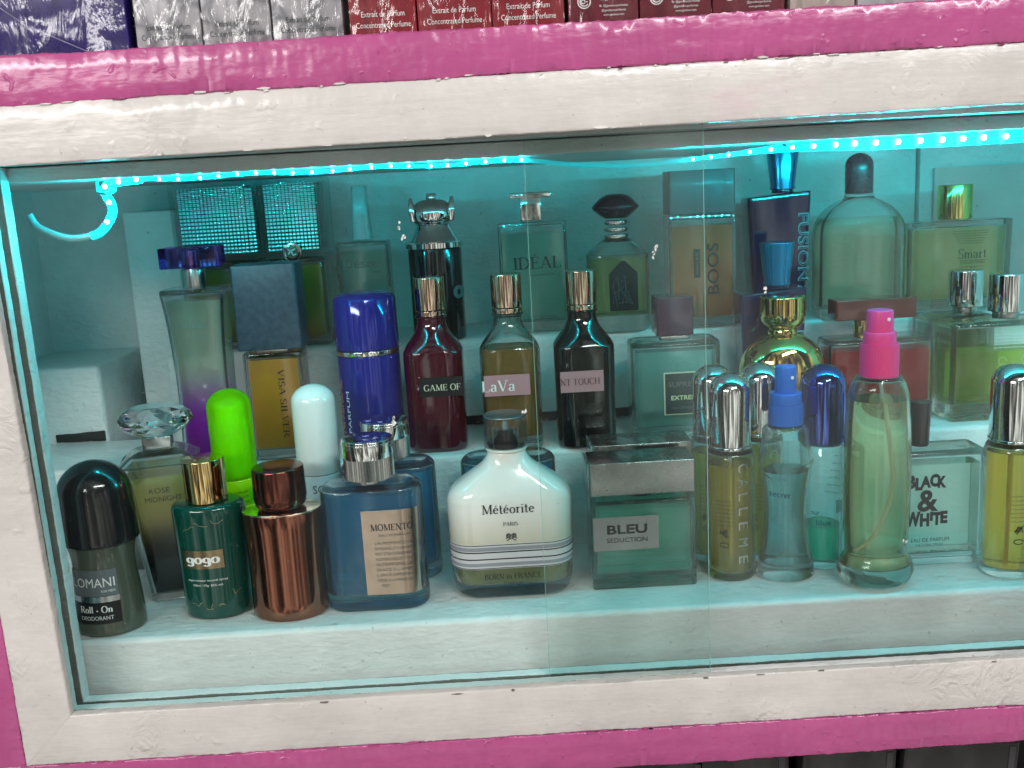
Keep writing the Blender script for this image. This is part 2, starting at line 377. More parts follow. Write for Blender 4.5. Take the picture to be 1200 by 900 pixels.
def sans_text(s, bold=0.):
    c = bpy.data.curves.new('lettering', 'FONT'); c.body = s; c.size = 1; c.offset = bold; c.resolution_u = 3; c.fill_mode = 'FRONT'
    o = bpy.data.objects.new('tmp', c); me = bpy.data.meshes.new_from_object(o)
    v = [(p.co.x/.73, p.co.y/.73) for p in me.vertices]; f = [tuple(p.vertices) for p in me.polygons]
    bpy.data.objects.remove(o); bpy.data.meshes.remove(me); bpy.data.curves.remove(c)
    x = max([p[0] for p in v] or [0]); return v, f, x
def flat(y, off=.03): return lambda u, v: (u, y-off, v)
def curved(rad, y, off=.03, cx=0):
    def fn(u, v):
        a = (u-cx)/rad
        return (cx+(rad+off)*math.sin(a), y+rad-(rad+off)*math.cos(a), v)
    return fn
def lettering(root, lines, surf, mat, font='serif', name='lettering', rot=0, about=(0, 0), bold=0., thick=.13, thin=.05, z=0):
    """lines: (text, centre u, baseline v, cap height, wanted width or None); rot turns the block about a point"""
    mb = MB(); ca, sa = math.cos(R(rot)), math.sin(R(rot))
    for s, u, v0, h, wd in lines:
        vv, ff, xw = serif_text(s, thick, thin) if font == 'serif' else sans_text(s, bold)
        if not vv: continue
        sx = (wd/xw) if wd else h
        P = []
        for (a, b) in vv:
            du, dv = a*sx-(xw*sx)/2+u, b*h+v0
            du -= about[0]; dv -= about[1]
            P.append(surf(about[0]+du*ca-dv*sa, about[1]+du*sa+dv*ca))
        mb.add(P, ff)
    return mb.build(name, mat, root, None)
def plate(root, name, u0, u1, v0, v1, surf, mat, nu=10, t=.02, shape=None):
    """thin label wrapped on a surface, with its own thickness"""
    mb = MB(); nv = 4; v = []; f = []
    for s in (0, 1):
        for j in range(nv+1):
            for i in range(nu+1):
                u = u0+(u1-u0)*i/nu; vv = v0+(v1-v0)*j/nv
                if shape: u, vv = shape(u, vv)
                p = surf(u, vv); v.append((p[0], p[1]-(t if s else 0), p[2]))
    n = (nu+1)*(nv+1); I = lambda s, j, i: s*n+j*(nu+1)+i
    for j in range(nv):
        for i in range(nu):
            f.append((I(1, j, i), I(1, j, i+1), I(1, j+1, i+1), I(1, j+1, i))); f.append((I(0, j, i), I(0, j+1, i), I(0, j+1, i+1), I(0, j, i+1)))
    for j in range(nv):
        f.append((I(0, j, 0), I(1, j, 0), I(1, j+1, 0), I(0, j+1, 0))); f.append((I(0, j, nu), I(0, j+1, nu), I(1, j+1, nu), I(1, j, nu)))
    for i in range(nu):
        f.append((I(0, 0, i), I(0, 0, i+1), I(1, 0, i+1), I(1, 0, i))); f.append((I(0, nv, i), I(1, nv, i), I(1, nv, i+1), I(0, nv, i+1)))
    mb.add(v, f); return mb.build(name, mat, root, 50)
def strokes(root, name, lines, surf, wd, mat):
    """thin drawn lines on a surface"""
    mb = MB()
    for pts in lines:
        v = []; f = []
        for i, p in enumerate(pts):
            a = pts[max(i-1, 0)]; b = pts[min(i+1, len(pts)-1)]
            dx, dy = b[0]-a[0], b[1]-a[1]; l = math.hypot(dx, dy) or 1
            nx, ny = -dy/l*wd/2, dx/l*wd/2
            v += [surf(p[0]+nx, p[1]+ny), surf(p[0]-nx, p[1]-ny)]
        for i in range(len(pts)-1): f.append((2*i, 2*i+2, 2*i+3, 2*i+1))
        mb.add(v, f)
    return mb.build(name, mat, root, None)
def tube(name, pts, rad, mat, root, n=10, flatz=None):
    """round (or upright oval) tube along points; rad may be a function of the index"""
    mb = MB(); v = []; f = []
    for i, p in enumerate(pts):
        p = Vector(p); a = Vector(pts[max(i-1, 0)]); b = Vector(pts[min(i+1, len(pts)-1)])
        t = (b-a).normalized(); s = t.cross(Vector((0, 1, 0))); s = s.normalized() if s.length > .01 else Vector((1, 0, 0))
        q = s.cross(t).normalized(); r1, r2 = (rad(i) if callable(rad) else (rad, rad))
        for k in range(n):
            an = 2*math.pi*k/n; v.append(tuple(p+s*r1*math.cos(an)+q*r2*math.sin(an)))
    for i in range(len(pts)-1):
        for k in range(n):
            f.append((i*n+k, i*n+(k+1) % n, (i+1)*n+(k+1) % n, (i+1)*n+k))
    f.append(tuple(range(n))[::-1]); f.append(tuple(range((len(pts)-1)*n, len(pts)*n)))
    mb.add(v, f); return mb.build(name, mat, root, 60)
def spline(pts, n=8):
    out = []
    for i in range(len(pts)-1):
        p = [Vector(pts[max(i-1, 0)]), Vector(pts[i]), Vector(pts[i+1]), Vector(pts[min(i+2, len(pts)-1)])]
        for k in range(n):
            t = k/n; a, b, c, d = p
            out.append(tuple(.5*(2*b+(c-a)*t+(2*a-5*b+4*c-d)*t*t+(3*b-a-3*c+d)*t**3)))
    out.append(tuple(pts[-1])); return out

# ------------------------------------------------------------------ the painted display case
case = top('display_case', 'pink and white painted wooden display case with sliding glass front', 'display case', 0, 0, 0)
def board(name, a0, a1, c0, c1, c0b, c1b, yf, yb, mat, axis='x', amp=.05, seed=0, cut0=0, cut1=0, bev=.11, n=900):
    """plank with wavering painted edges: runs from a0 to a1; across from c0..c1 at its start to c0b..c1b at its end"""
    prof = [(0, 1), (0, bev*.5), (.0, bev), (.25, .35*bev), (bev, .0)]
    mb = MB(); v = []; f = []
    for i in range(n+1):
        t = i/n; lo = c0+(c0b-c0)*t; hi = c1+(c1b-c1)*t; row = []
        for (q, side) in [('lo', 0), ('hi', 1)]:
            pass
        d = yb-yf
        cr_ = [(lo, yb), (lo, yf+bev), (lo+bev*.3, yf+bev*.3), (lo+bev, yf), (lo+(hi-lo)*.35, yf), (lo+(hi-lo)*.65, yf), (hi-bev, yf), (hi-bev*.3, yf+bev*.3), (hi, yf+bev), (hi, yb)]
        for k, (c, y) in enumerate(cr_):
            a = a0+(a1-a0)*t; frac = (c-lo)/(hi-lo)
            a += (cut0*frac)*(1-t)+(cut1*frac)*t
            nx = noise.noise(Vector((a*.35+seed, k*1.7, seed)))*amp + noise.noise(Vector((a*1.6+seed, k*2.3, 7)))*amp*.6 + noise.noise(Vector((a*5+seed, k*.7, 9)))*amp*.4 + noise.noise(Vector((a*11+seed, k*.7, 19)))*amp*.35
            ny = noise.noise(Vector((a*.5+seed, c*.8, 3)))*amp*.8 + noise.noise(Vector((a*2.5+seed, c*2.5, 5)))*amp*.4
            cc = c+(nx if k in (0, 1, 2, 7, 8, 9) else 0); yy = y+(ny if 0 < k < 9 else 0)
            row.append((a, yy, cc) if axis == 'x' else (cc, yy, a))
        v += row
    m_ = 10
    for i in range(n):
        for k in range(m_-1): f.append((i*m_+k, (i+1)*m_+k, (i+1)*m_+k+1, i*m_+k+1))
        f.append((i*m_+m_-1, (i+1)*m_+m_-1, (i+1)*m_, i*m_))
    f.append(tuple(range(m_))); f.append(tuple(range(n*m_, (n+1)*m_))[::-1])
    if axis != 'x': f = [q[::-1] for q in f]
    mb.add(v, f); return mb.build(name, mat, case, 60)
board('pink_top_board', -48, 50, 32.0, 34.55, 32.95, 35.25, -8.05, -3, PINK, seed=1, amp=.09)
board('white_top_rail', -48, 50, 29.0, 32.1, 29.75, 32.9, -8, -7.45, WHITE, seed=2, amp=.04)
board('white_side_rail', 29.1, -2.75-3.2, -30.25, -27.45, -29.9, -26.8, -8.02, -7.45, WHITE, 'z', seed=3, amp=.04, cut1=3.15)
board('white_bottom_rail', -29.95, 50, -6.0, -2.82, -5.85, -2.75, -8, -7.45, WHITE, seed=4, amp=.04, cut0=3.1)
board('pink_bottom_board', -48, 50, -8.9, -6.03, -8.25, -5.95, -7.97, -4.3, PINK, seed=5, amp=.07)
board('pink_side_board', 32.2, -6.0, -34.5, -30.2, -34.5, -29.95, -7.95, -4, PINK, 'z', seed=6, amp=.06)
lead('shelf_top', -48, 50, -3.2, 30, 33.6, 34.6, PINK, case, .1)
# glass tracks: floor, head and left side, each with two grooves
lead('track_floor', -31, 50, -7.45, -4.05, -4.6, -3.62, DIRTY, case)
for y0, y1, zt in ((-6.62, -6.1, -3.2), (-5.45, -4.75, -3.3)):
    board('track_ridge', -31, 50, -3.7, zt, -3.7, zt, y0, y1, WHITE_IN, seed=8+y0, amp=.03, bev=.08)
    board('groove_grime', -31, 50, -3.7, zt-.07, -3.7, zt-.05, y0-.05, y0+.1, DIRTY, seed=31+y0, amp=.05, bev=.02)
lead('track_head', -48, 50, -7.45, -4.05, 30.2, 31.2, DIRTY, case)
for y0, y1 in ((-6.62, -6.1), (-5.45, -4.6)):
    lead('track_ridge', -48, 50, y0, y1, 29.25, 30.3, WHITE_IN, case, .05)
lead('track_side', -31, -28.0, -7.45, -4.05, -4.6, 31, DIRTY, case)
for y0, y1, xr in ((-6.62, -6.1, -27.35), (-5.45, -4.6, -27.2)):
    board('track_ridge', 29.2, -3.5, -28.3, xr-.1, -28.3, xr+.1, y0, y1, WHITE_IN, 'z', seed=12+y0, amp=.03, bev=.08, n=120)
    board('groove_grime', 29.2, -3.5, -28.3, xr-.17, -28.3, xr+.03, y0-.05, y0+.1, DIRTY, 'z', seed=41+y0, amp=.05, bev=.02, n=120)
# chips and smears of the other colour along the joints
def chips(name, n, x0, x1, zf, zr, mat, seed, y=-8.09):
    rr = random.Random(seed); mb = MB()
    for _ in range(n):
        x = rr.uniform(x0, x1); z = zf(x)+rr.uniform(-zr, zr); a = rr.uniform(.06, .5); c = rr.uniform(.03, .09); k = rr.randint(7, 10)
        pts = [(x+a*math.cos(6.283*i/k)*rr.uniform(.5, 1), y, z+c*math.sin(6.283*i/k)*rr.uniform(.5, 1)) for i in range(k)]
        mb.add(pts+[(p[0], y+.12, p[2]) for p in pts], [tuple(range(k))]+[(i, (i+1) % k, k+(i+1) % k, k+i) for i in range(k)])
    mb.build(name, mat, case, None)['kind'] = 'stuff'
up_ = lambda x: 32.05+(x+48)/98*.85; lo_ = lambda x: -6.0+(x+30)/80*.12
DPINK = paint('old_dark_pink_paint', (.22, .03, .10)); OFFW = paint('bright_white_undercoat', (.75, .73, .71))
chips('paint_chip', 12, -27, 30, up_, .05, DPINK, 3); chips('paint_smear', 22, -27, 30, up_, .08, WHITE, 4, -8.1)
chips('paint_smear', 26, -29, 30, lo_, .06, PINK, 5, -8.06); chips('paint_chip', 7, -27, 30, lambda x: -2.9+(x+27)/57*.06, .06, DIRTY, 6, -8.03)
chips('paint_chip', 8, -27, 30, lambda x: 29.25+(x+27)/57*.45, .08, OFFW, 7, -8.06)
chips('pin_hole', 40, -27, 30, lambda x: 30.6+(x+27)/57*.5, 1.3, DIRTY, 8, -8.01) if False else None
# carcass
lead('carcass_floor', -48, 50, -4, 34, -9, -8, WHITE_IN, case)
lead('back_wall', -48, 38.0, 27, 28, -8, 34, WHITE_IN, case)
lead('back_wall_side', 38.15, 60, 26.4, 28, -8, 34, WHITE_IN, case)
lead('side_wall', -41.5, -40.5, -4, 27.5, -8, 34, WHITE_IN, case)
lead('side_wall', 55, 56, -4, 27.5, -8, 34, WHITE_IN, case)
lead('case_ceiling', -48, 60, -4.5, 27.9, 28.35, 29.2, WHITE_IN, case, .1)
lead('stepped_shelf', -40.4, 55, -4.1, 8.2, -8, 0, WHITE_IN, case, .35)
lead('stepped_shelf', -26.95, 55, 8.1, 17.3, -7.5, 7.4, WHITE_IN, case, .4)
lead('stepped_shelf', -27.3, 55, 17.2, 27.2, -7.5, 14.6, WHITE_IN, case, .5)
lead('side_step', -40.4, -28.6, 8.2, 17, -7.5, 7.9, WHITE_IN, case, .3)
lead('side_step', -40.4, -32.6, 17, 27.2, -7.5, 14.1, WHITE_IN, case, .4)
lead('wall_post', -31.0, -26.6, 22, 27.1, -7.5, 26.2, WHITE_IN, case, .2)
TAPE = plastic('black_tape', (.012, .014, .014), .5, bump=.4, bscale=200)
board('black_tape', -4.5, 17.5, 7.45, 8.2, 7.45, 8.15, 17.12, 17.25, TAPE, seed=21, amp=.06, bev=.02, n=60)
board('black_tape', -36.8, -32.8, 7.95, 8.6, 7.95, 8.75, 16.88, 17.02, TAPE, seed=22, amp=.06, bev=.02, n=30)
PINKREFL = paint('painted_pink_reflection', (.74, .53, .50), lumps=.1, bump=.15, coat=0)
lead('pink_reflection_panel', 39.3, 54.9, 26.0, 26.35, 14.7, 26.2, PINKREFL, case)  # added panel, its pinkish colour stands in for a reflection

def pane_mat(ior):
    m, nt, p = newmat('sliding_glass'); L = nt.links.new; nt.nodes.remove(p)
    t = nt.nodes.new('ShaderNodeBsdfTransparent'); t.inputs[0].default_value = (.955, .985, .975, 1)
    g = nt.nodes.new('ShaderNodeBsdfGlossy'); g.inputs['Roughness'].default_value = .015; g.inputs['Color'].default_value = (.9, .95, .95, 1)
    fr = nt.nodes.new('ShaderNodeFresnel'); fr.inputs[0].default_value = ior
    mx = nt.nodes.new('ShaderNodeMixShader'); L(fr.outputs[0], mx.inputs[0]); L(t.outputs[0], mx.inputs[1]); L(g.outputs[0], mx.inputs[2])
    # grime: fine wiped streaks and dust that scatter a little light
    d = nt.nodes.new('ShaderNodeBsdfDiffuse'); d.inputs[0].default_value = (.6, .62, .62, 1)
    tc = nt.nodes.new('ShaderNodeTexCoord'); mp = nt.nodes.new('ShaderNodeMapping'); mp.inputs['Rotation'].default_value = (0, .4, 0); mp.inputs['Scale'].default_value = (18, 1, 60)
    n = nt.nodes.new('ShaderNodeTexNoise'); n.inputs['Scale'].default_value = 1; n.inputs['Detail'].default_value = 7
    r = nt.nodes.new('ShaderNodeMapRange'); r.inputs['From Min'].default_value = .52; r.inputs['From Max'].default_value = .8; r.inputs['To Min'].default_value = .0; r.inputs['To Max'].default_value = .003
    n2 = nt.nodes.new('ShaderNodeTexNoise'); n2.inputs['Scale'].default_value = 500; n2.inputs['Detail'].default_value = 1
    r2 = nt.nodes.new('ShaderNodeMapRange'); r2.inputs['From Min'].default_value = .77; r2.inputs['From Max'].default_value = .8; r2.inputs['To Max'].default_value = .12
    ad = nt.nodes.new('ShaderNodeMath'); L(r.outputs[0], ad.inputs[0]); L(r2.outputs[0], ad.inputs[1])
    m2 = nt.nodes.new('ShaderNodeMixShader')
    L(tc.outputs['Object'], mp.inputs[0]); L(mp.outputs[0], n.inputs['Vector']); L(n.outputs['Fac'], r.inputs[0])
    L(tc.outputs['Object'], n2.inputs['Vector']); L(n2.outputs['Fac'], r2.inputs[0])
    L(ad.outputs[0], m2.inputs[0]); L(mx.outputs[0], m2.inputs[1]); L(d.outputs[0], m2.inputs[2])
    L(m2.outputs[0], nt.nodes['Material Output'].inputs['Surface']); return m
PANES = [pane_mat(1.2), pane_mat(1.36)]
EDGE = plastic('green_glass_edge', (.25, .55, .48), .1)
for x0, x1, y in ((-27.9, 11.75, -6.87), (1.95, 50, -5.8)):
    pn = lead('glass_pane', x0, x1, y, y+.05, -3.55, 29.9, PANES[0] if y < -6 else PANES[1], case)
    for xe in (x0, x1): lead('polished_edge', xe-.012, xe+.012, y-.015, y+.065, -3.55, 29.9, EDGE, pn)
    mbf = MB()
    for (fx, fz) in [(-5.2, 24.9), (-5.0, 24.3), (8.9, 22.5), (1.2, 13.9), (-6.3, 13.9), (-6.3, 13.6), (9.0, 22.8), (15.5, 20.0), (24, 4.2)]:
        if x0 < fx < x1 and (y < -6 or fx > 11.8):
            for _ in range(3):
                cx_, cz_ = fx+random.uniform(-.12, .12), fz+random.uniform(-.18, .18)
                pts = [(cx_+random.uniform(.03, .1)*math.cos(a), y-.02, cz_+random.uniform(.05, .14)*math.sin(a)) for a in [k*.9 for k in range(7)]]
                mbf.add(pts+[(p[0], y-.005, p[2]) for p in pts], [tuple(range(7))]+[(k, (k+1) % 7, 7+(k+1) % 7, 7+k) for k in range(7)])
    if mbf.v: mbf.build('paint_fleck', WHITEINK, pn, None)['kind'] = 'stuff'

# ------------------------------------------------------------------ LED strip
def tube_mat():
    m, nt, p = newmat('lit_cyan_tube'); p.inputs['Base Color'].default_value = (.05, .5, .55, 1); p.inputs['Roughness'].default_value = .15
    p.inputs['Emission Color'].default_value = (0, .50, .60, 1); p.inputs['Emission Strength'].default_value = .7
    t = nt.nodes.new('ShaderNodeBsdfTransparent'); t.inputs[0].default_value = (.8, 1, 1, 1); mx = nt.nodes.new('ShaderNodeMixShader'); mx.inputs[0].default_value = .6
    nt.links.new(p.outputs[0], mx.inputs[1]); nt.links.new(t.outputs[0], mx.inputs[2]); nt.links.new(mx.outputs[0], nt.nodes['Material Output'].inputs['Surface']); return m
TUBE = tube_mat()
LEDM = emit('led_chip', (.01, .80, .92), 1550)
DARKTUBE = plastic('clear_silicone_tube', (.25, .5, .52), .15, .5)
strip = top('led_strip', 'glowing cyan LED rope light strung under the ceiling of the glass case', 'led strip', 0, 0, 0)
path = [(-20.6, -2.4, 28.25), (-17.5, -2.4, 28.12), (-14, -2.4, 28.24), (-10.5, -2.4, 28.1), (-6.5, -2.5, 28.22), (-3, -2.5, 28.08), (1.4, -2.5, 28.18), (5, -2.2, 27.75), (8.8, -2.2, 27.5), (13.1, -2.6, 27.75), (17, -3.2, 28.0), (21, -3.6, 28.05), (26, -3.8, 28.0), (31, -4, 28.0), (38, -4, 28.0), (48, -4, 28.0)]
hook = [(-27.6, -2, 26.5), (-27.1, -2, 25.7), (-25.4, -2, 25.0), (-23.7, -2, 25.2), (-22.8, -2, 26.1), (-22.6, -2.1, 26.8), (-22.9, -2.1, 27.6), (-22.6, -2.2, 28.0), (-21.6, -2.3, 28.2), (-20.6, -2.4, 28.25)]
hk = spline(hook, 8); pm = spline(path, 16)
def wid(x):
    t = min(max((x-14)/8, 0), 1); return .13+.27*t
tube('lit_tube', pm, lambda i: (wid(pm[i][0]), .13), TUBE, strip)
tube('lit_tube', hk[22:], .27, TUBE, strip)
tube('unlit_tube', hk[:23], .24, DARKTUBE, strip)
tube('mounting_clip', [(-23.5, -1.6, 28.3), (-23.3, -2.2, 27.6), (-22.6, -2.7, 27.5), (-22.2, -2.2, 27.7)], .12, plastic('grey_clip', (.1, .25, .25), .2), strip)
tube('connector_pin', [(17.2, -3.3, 28.25), (17.6, -3.3, 28.0), (18.2, -3.3, 28.2)], .06, BLACK, strip)
def chip(x, y, z, r):
    global _chip
    if '_chip' not in globals():
        bm = bmesh.new(); bmesh.ops.create_icosphere(bm, subdivisions=2, radius=.01); me = bpy.data.meshes.new('led'); bm.to_mesh(me); bm.free()
        me.materials.append(LEDM); me.polygons.foreach_set('use_smooth', [True]*len(me.polygons)); _chip = me
    o = bpy.data.objects.new('led', _chip); C.objects.link(o); o.parent = strip; o.location = (x*CM, y*CM, z*CM); o.scale = (r, r*.5, r)
acc = 0; last = Vector(pm[0])
for p in pm[1:]:
    p = Vector(p); acc += (p-last).length; last = p
    if acc > 1.02:
        acc = random.uniform(-.08, .08); big = min(max((p.x-14)/9, 0), 1)
        if not 2 < p.x < 12: chip(p.x, p.y-.13, p.z, .08+.08*big)
for i in (30, 42, 54, 62, 70):
    if i < len(hk): chip(hk[i][0], hk[i][1]-.25, hk[i][2], .13)

# ------------------------------------------------------------------ cartons on the pink shelf
def wrap_mat():
    m, nt, p = newmat('plastic_film'); nt.nodes.remove(p); L = nt.links.new
    t = nt.nodes.new('ShaderNodeBsdfTransparent'); g = nt.nodes.new('ShaderNodeBsdfGlossy'); g.inputs['Roughness'].default_value = .12
    tc = nt.nodes.new('ShaderNodeTexCoord'); mp = nt.nodes.new('ShaderNodeMapping'); mp.inputs['Rotation'].default_value = (0, .5, 0); mp.inputs['Scale'].default_value = (45, 20, 14)
    n = nt.nodes.new('ShaderNodeTexNoise'); n.inputs['Scale'].default_value = 1; n.inputs['Detail'].default_value = 5; n.inputs['Distortion'].default_value = 1.2
    b = nt.nodes.new('ShaderNodeBump'); b.inputs['Strength'].default_value = 1; b.inputs['Distance'].default_value = .003
    L(tc.outputs['Object'], mp.inputs[0]); L(mp.outputs[0], n.inputs['Vector']); L(n.outputs['Fac'], b.inputs['Height']); L(b.outputs[0], g.inputs['Normal'])
    fr = nt.nodes.new('ShaderNodeFresnel'); fr.inputs[0].default_value = 1.28; L(b.outputs[0], fr.inputs['Normal'])
    mx = nt.nodes.new('ShaderNodeMixShader'); L(fr.outputs[0], mx.inputs[0]); L(t.outputs[0], mx.inputs[1]); L(g.outputs[0], mx.inputs[2])
    L(mx.outputs[0], nt.nodes['Material Output'].inputs['Surface']); return m
FILM = wrap_mat()
FILMEDGE = plastic('film_crease', (.75, .75, .78), .15, .5)
def star_card():
    m, nt, p = newmat('star_patterned_silver_card'); L = nt.links.new
    tc = nt.nodes.new('ShaderNodeTexCoord'); mx = None
    for a in (0, 60, 120):
        mp = nt.nodes.new('ShaderNodeMapping'); mp.inputs['Rotation'].default_value = (0, R(a+15), 0)
        wv = nt.nodes.new('ShaderNodeTexWave'); wv.bands_direction = 'X'; wv.inputs['Scale'].default_value = 19
        L(tc.outputs['Object'], mp.inputs[0]); L(mp.outputs[0], wv.inputs['Vector'])
        pw = nt.nodes.new('ShaderNodeMath'); pw.operation = 'POWER'; pw.inputs[1].default_value = 7; L(wv.outputs['Fac'], pw.inputs[0])
        if mx is None: mx = pw
        else:
            a_ = nt.nodes.new('ShaderNodeMath'); a_.operation = 'MAXIMUM'; L(mx.outputs[0], a_.inputs[0]); L(pw.outputs[0], a_.inputs[1]); mx = a_
    mc = nt.nodes.new('ShaderNodeMix'); mc.data_type = 'RGBA'; mc.inputs[6].default_value = (.42, .41, .43, 1); mc.inputs[7].default_value = (.22, .22, .24, 1)
    L(mx.outputs[0], mc.inputs[0]); L(mc.outputs[2], p.inputs['Base Color']); p.inputs['Roughness'].default_value = .3; p.inputs['Metallic'].default_value = .35
    return m
STAR = star_card()
RED = plastic('red_card', (.24, .008, .018), .3, .4); DRED = plastic('maroon_card', (.13, .008, .02), .3, .4)
NAVY = plastic('violet_blue_card', (.018, .008, .13), .25, .5); BEIGE = plastic('beige_card', (.42, .37, .33), .5); GREYC = plastic('pale_grey_card', (.4, .42, .43), .4)
cartons = [
 ('violet_carton', -28.2, -18.6, NAVY, 'large violet blue perfume carton wrapped in film at the left end of the top shelf', None, None),
 ('silver_carton', -18.2, -14.75, STAR, 'silver star patterned carton beside the violet blue carton', 'E', 'silver star patterned cartons'),
 ('silver_carton', -14.68, -11.08, STAR, 'silver star patterned carton in the middle of the three', 'E', 'silver star patterned cartons'),
 ('silver_carton', -11.0, -7.3, STAR, 'silver star patterned carton beside the bright red cartons', 'E', 'silver star patterned cartons'),
 ('red_carton', -6.95, -3.42, RED, 'bright red perfume carton beside the silver cartons', 'E', 'bright red cartons'),
 ('red_carton', -3.36, .52, RED, 'bright red perfume carton in the middle of the three', 'E', 'bright red cartons'),
 ('red_carton', .58, 4.4, RED, 'bright red perfume carton beside the maroon cartons', 'E', 'bright red cartons'),
 ('maroon_carton', 4.6, 8.33, DRED, 'maroon carton with white round emblem beside the bright red cartons', 'G', 'maroon cartons'),
 ('maroon_carton', 8.4, 12.2, DRED, 'maroon carton with white round emblem in the middle of the three', 'G', 'maroon cartons'),
 ('maroon_carton', 12.27, 16.1, DRED, 'maroon carton with white round emblem beside the beige carton', 'G', 'maroon cartons'),
 ('beige_carton', 16.4, 19.85, BEIGE, 'plain beige carton beside the maroon cartons', None, None),
 ('grey_carton', 20.0, 31.5, GREYC, 'wide pale grey carton at the right end of the top shelf', None, None)]
for nm, x0, x1, mt, lab, txt, grp in cartons:
    zb = 34.62 + (x0+48)/98*.45
    c = top(nm, lab, 'carton', (x0+x1)/2, -4.0, zb, grp); hw = (x1-x0)/2
    lead('box_body', -hw, hw, -3.3, 3, 0.02, 11, mt, c, .06)
    sf = flat(-3.3, .02)
    if txt == 'E':
        lettering(c, [('Extrait de Parfum', 0, 1.0 if mt is RED else .95, .3, 2.3), ('Concentrated Perfume', 0, .45, .3, 2.9)], sf, WHITEINK if mt is RED else DARKINK, 'sans')
    if txt == 'G':
        lettering(c, [('GANDOUR', .55, 1.2, .3, 1.6), ('fb: @gandourperfumes', .55, .85, .12, 1.5), ('@gandourperfumes', .55, .62, .12, 1.3), ('www.gandour.com', .55, .4, .12, 1.1)], sf, WHITEINK, 'sans')
        strokes(c, 'round_emblem', [arc(-1.0, 1.15, .33, .33, 0, 360, 24), arc(-1.0, 1.15, .22, .22, 30, 330, 16), [(-1.0, 1.15), (-.8, 1.15)], arc(-1.05, 1.15, .1, .1, 0, 360, 10)], sf, .06, WHITEINK)
    if nm == 'violet_carton':
        strokes(c, 'fold_line', [[(-3.6, 4.0), (-.5, 1.6), (2.6, .1)]], sf, .05, plastic('pale_violet_ink', (.1, .08, .22), .3))
    # film with creases
    mb = MB(); nx, nz = 26, 26; v = []; f = []
    for s in (0, 1):
        for j in range(nz+1):
            for i in range(nx+1):
                u = -hw+.02+(2*hw-.04)*i/nx; vv = .03+6*j/nz
                q = noise.noise(Vector((u*1.1+x0, vv*.5, 0)))*.14+noise.noise(Vector((u*3+x0, vv*1.3, 4)))*.07
                v.append((u, -3.44-abs(q)-(.008 if s else 0), vv))
        o_ = s*(nx+1)*(nz+1)
        for j in range(nz):
            for i in range(nx):
                a = o_+j*(nx+1)+i; q_ = (a, a+1, a+nx+2, a+nx+1); f.append(q_ if s else q_[::-1])
    mb.add(v, f); fl = mb.build('plastic_film', FILM, c, 60)

# dark goods on the shelf below the case
DKB = plastic('dark_grey_card', (.02, .019, .021), .4, .3)
for k, (x, wd, tl, lab) in enumerate([(8.2, 6.2, 3, 'dark carton under the pink board, leftmost of the four'), (14.6, 6.2, -2, 'dark carton under the pink board, second of the four'), (21.0, 6.2, 2, 'dark carton under the pink board, third of the four'), (28.2, 7.6, 3, 'dark carton under the pink board, rightmost of the four')]):
    o = top('dark_carton', lab, 'carton', x, -2, -21, 'dark cartons under the case', 0, tl)
    lead('box_body', -wd/2, wd/2, -2.5, 2.5, 0, 10.6, DKB, o, .2)
    lead('edge_strip', wd/2-.7, wd/2-.3, -2.56, -2.5, .3, 10.3, plastic('grey_edge_print', (.05, .05, .055), .4), o)
lead('lower_shelf', -48, 50, -7, 30, -22, -21, paint('dark_shelf', (.05, .045, .045), lumps=.2), case)
lead('lower_back', -48, 50, 4, 5, -21, -9, plastic('dark_backing', (.02, .02, .02), .6), case)
#BOTTLES#
# ------------------------------------------------------------------ bottles: front row (base on the lowest step)
Z1, Z2, Z3 = 0.02, 7.42, 14.62
def rounded(w_, d_, r, h): return [S(0, w_, d_, r), S(h, w_, d_, r)]

# roll-on deodorant
OLIVE = plastic('smoky_olive_glass', (.085, .095, .07), .14, .5)
b = top('roll_on_deodorant', 'dark olive roll-on deodorant with rounded black cap at the left end of the front step', 'deodorant', -26.2, -1.8, Z1)
secs = smooth([S(0, 4.1, 3.6), S(.25, 4.3, 3.8), S(1.5, 4.25, 3.75), S(3.2, 4.0, 3.5), S(4.6, 3.9, 3.4), S(5.3, 4.05, 3.5), S(5.9, 4.3, 3.8)], 4)
part(b, 'bottle_body', secs, OLIVE, .12, .02)
loft(rnd(dome(5.95, 11.15, 4.8, 4.2, hz=2.2, n=8, flat=.1)[:1]+[S(6.2, 4.8, 4.2), S(7.6, 4.75, 4.15)]+dome(8.5, 11.15, 4.6, 4.1, hz=2.1, n=9, flat=.15), .08, 0)).build('cap', BLACK, b, 40)
def bodysurf(secs, off=.03, cx=0):
    """front of an elliptical body whose size changes with height"""
    def fn(u, v):
        s = lerp(secs, v); a = s[1]/2+off; bb = s[2]/2+off; q = max(-.98, min(.98, u/a))
        return (u, -bb*math.sqrt(1-q*q)+s[5], v)
    return fn
ss = bodysurf(secs)
plate(b, 'grey_label', -1.75, 1.25, 2.75, 4.45, ss, plastic('label_grey', (.13, .15, .16), .3), 14)
plate(b, 'silver_band', -1.75, 1.3, 2.35, 2.72, ss, metal('label_silver', (.5, .52, .53), .25), 14)
plate(b, 'black_label', -1.75, 1.3, .95, 2.32, ss, plastic('label_black', (.008, .008, .009), .3), 14)
s2 = bodysurf(secs, .07)
lettering(b, [('LOMANI', -.25, 3.35, .62, 2.75), ('FOR MEN', .7, 3.0, .16, .8)], s2, WHITEINK, 'sans')
lettering(b, [('Roll - On', -.15, 1.7, .42, 2.1)], s2, WHITEINK, thick=.19, thin=.07)
lettering(b, [('DEODORANT', -.15, 1.22, .27, 2.1)], s2, WHITEINK, 'sans')

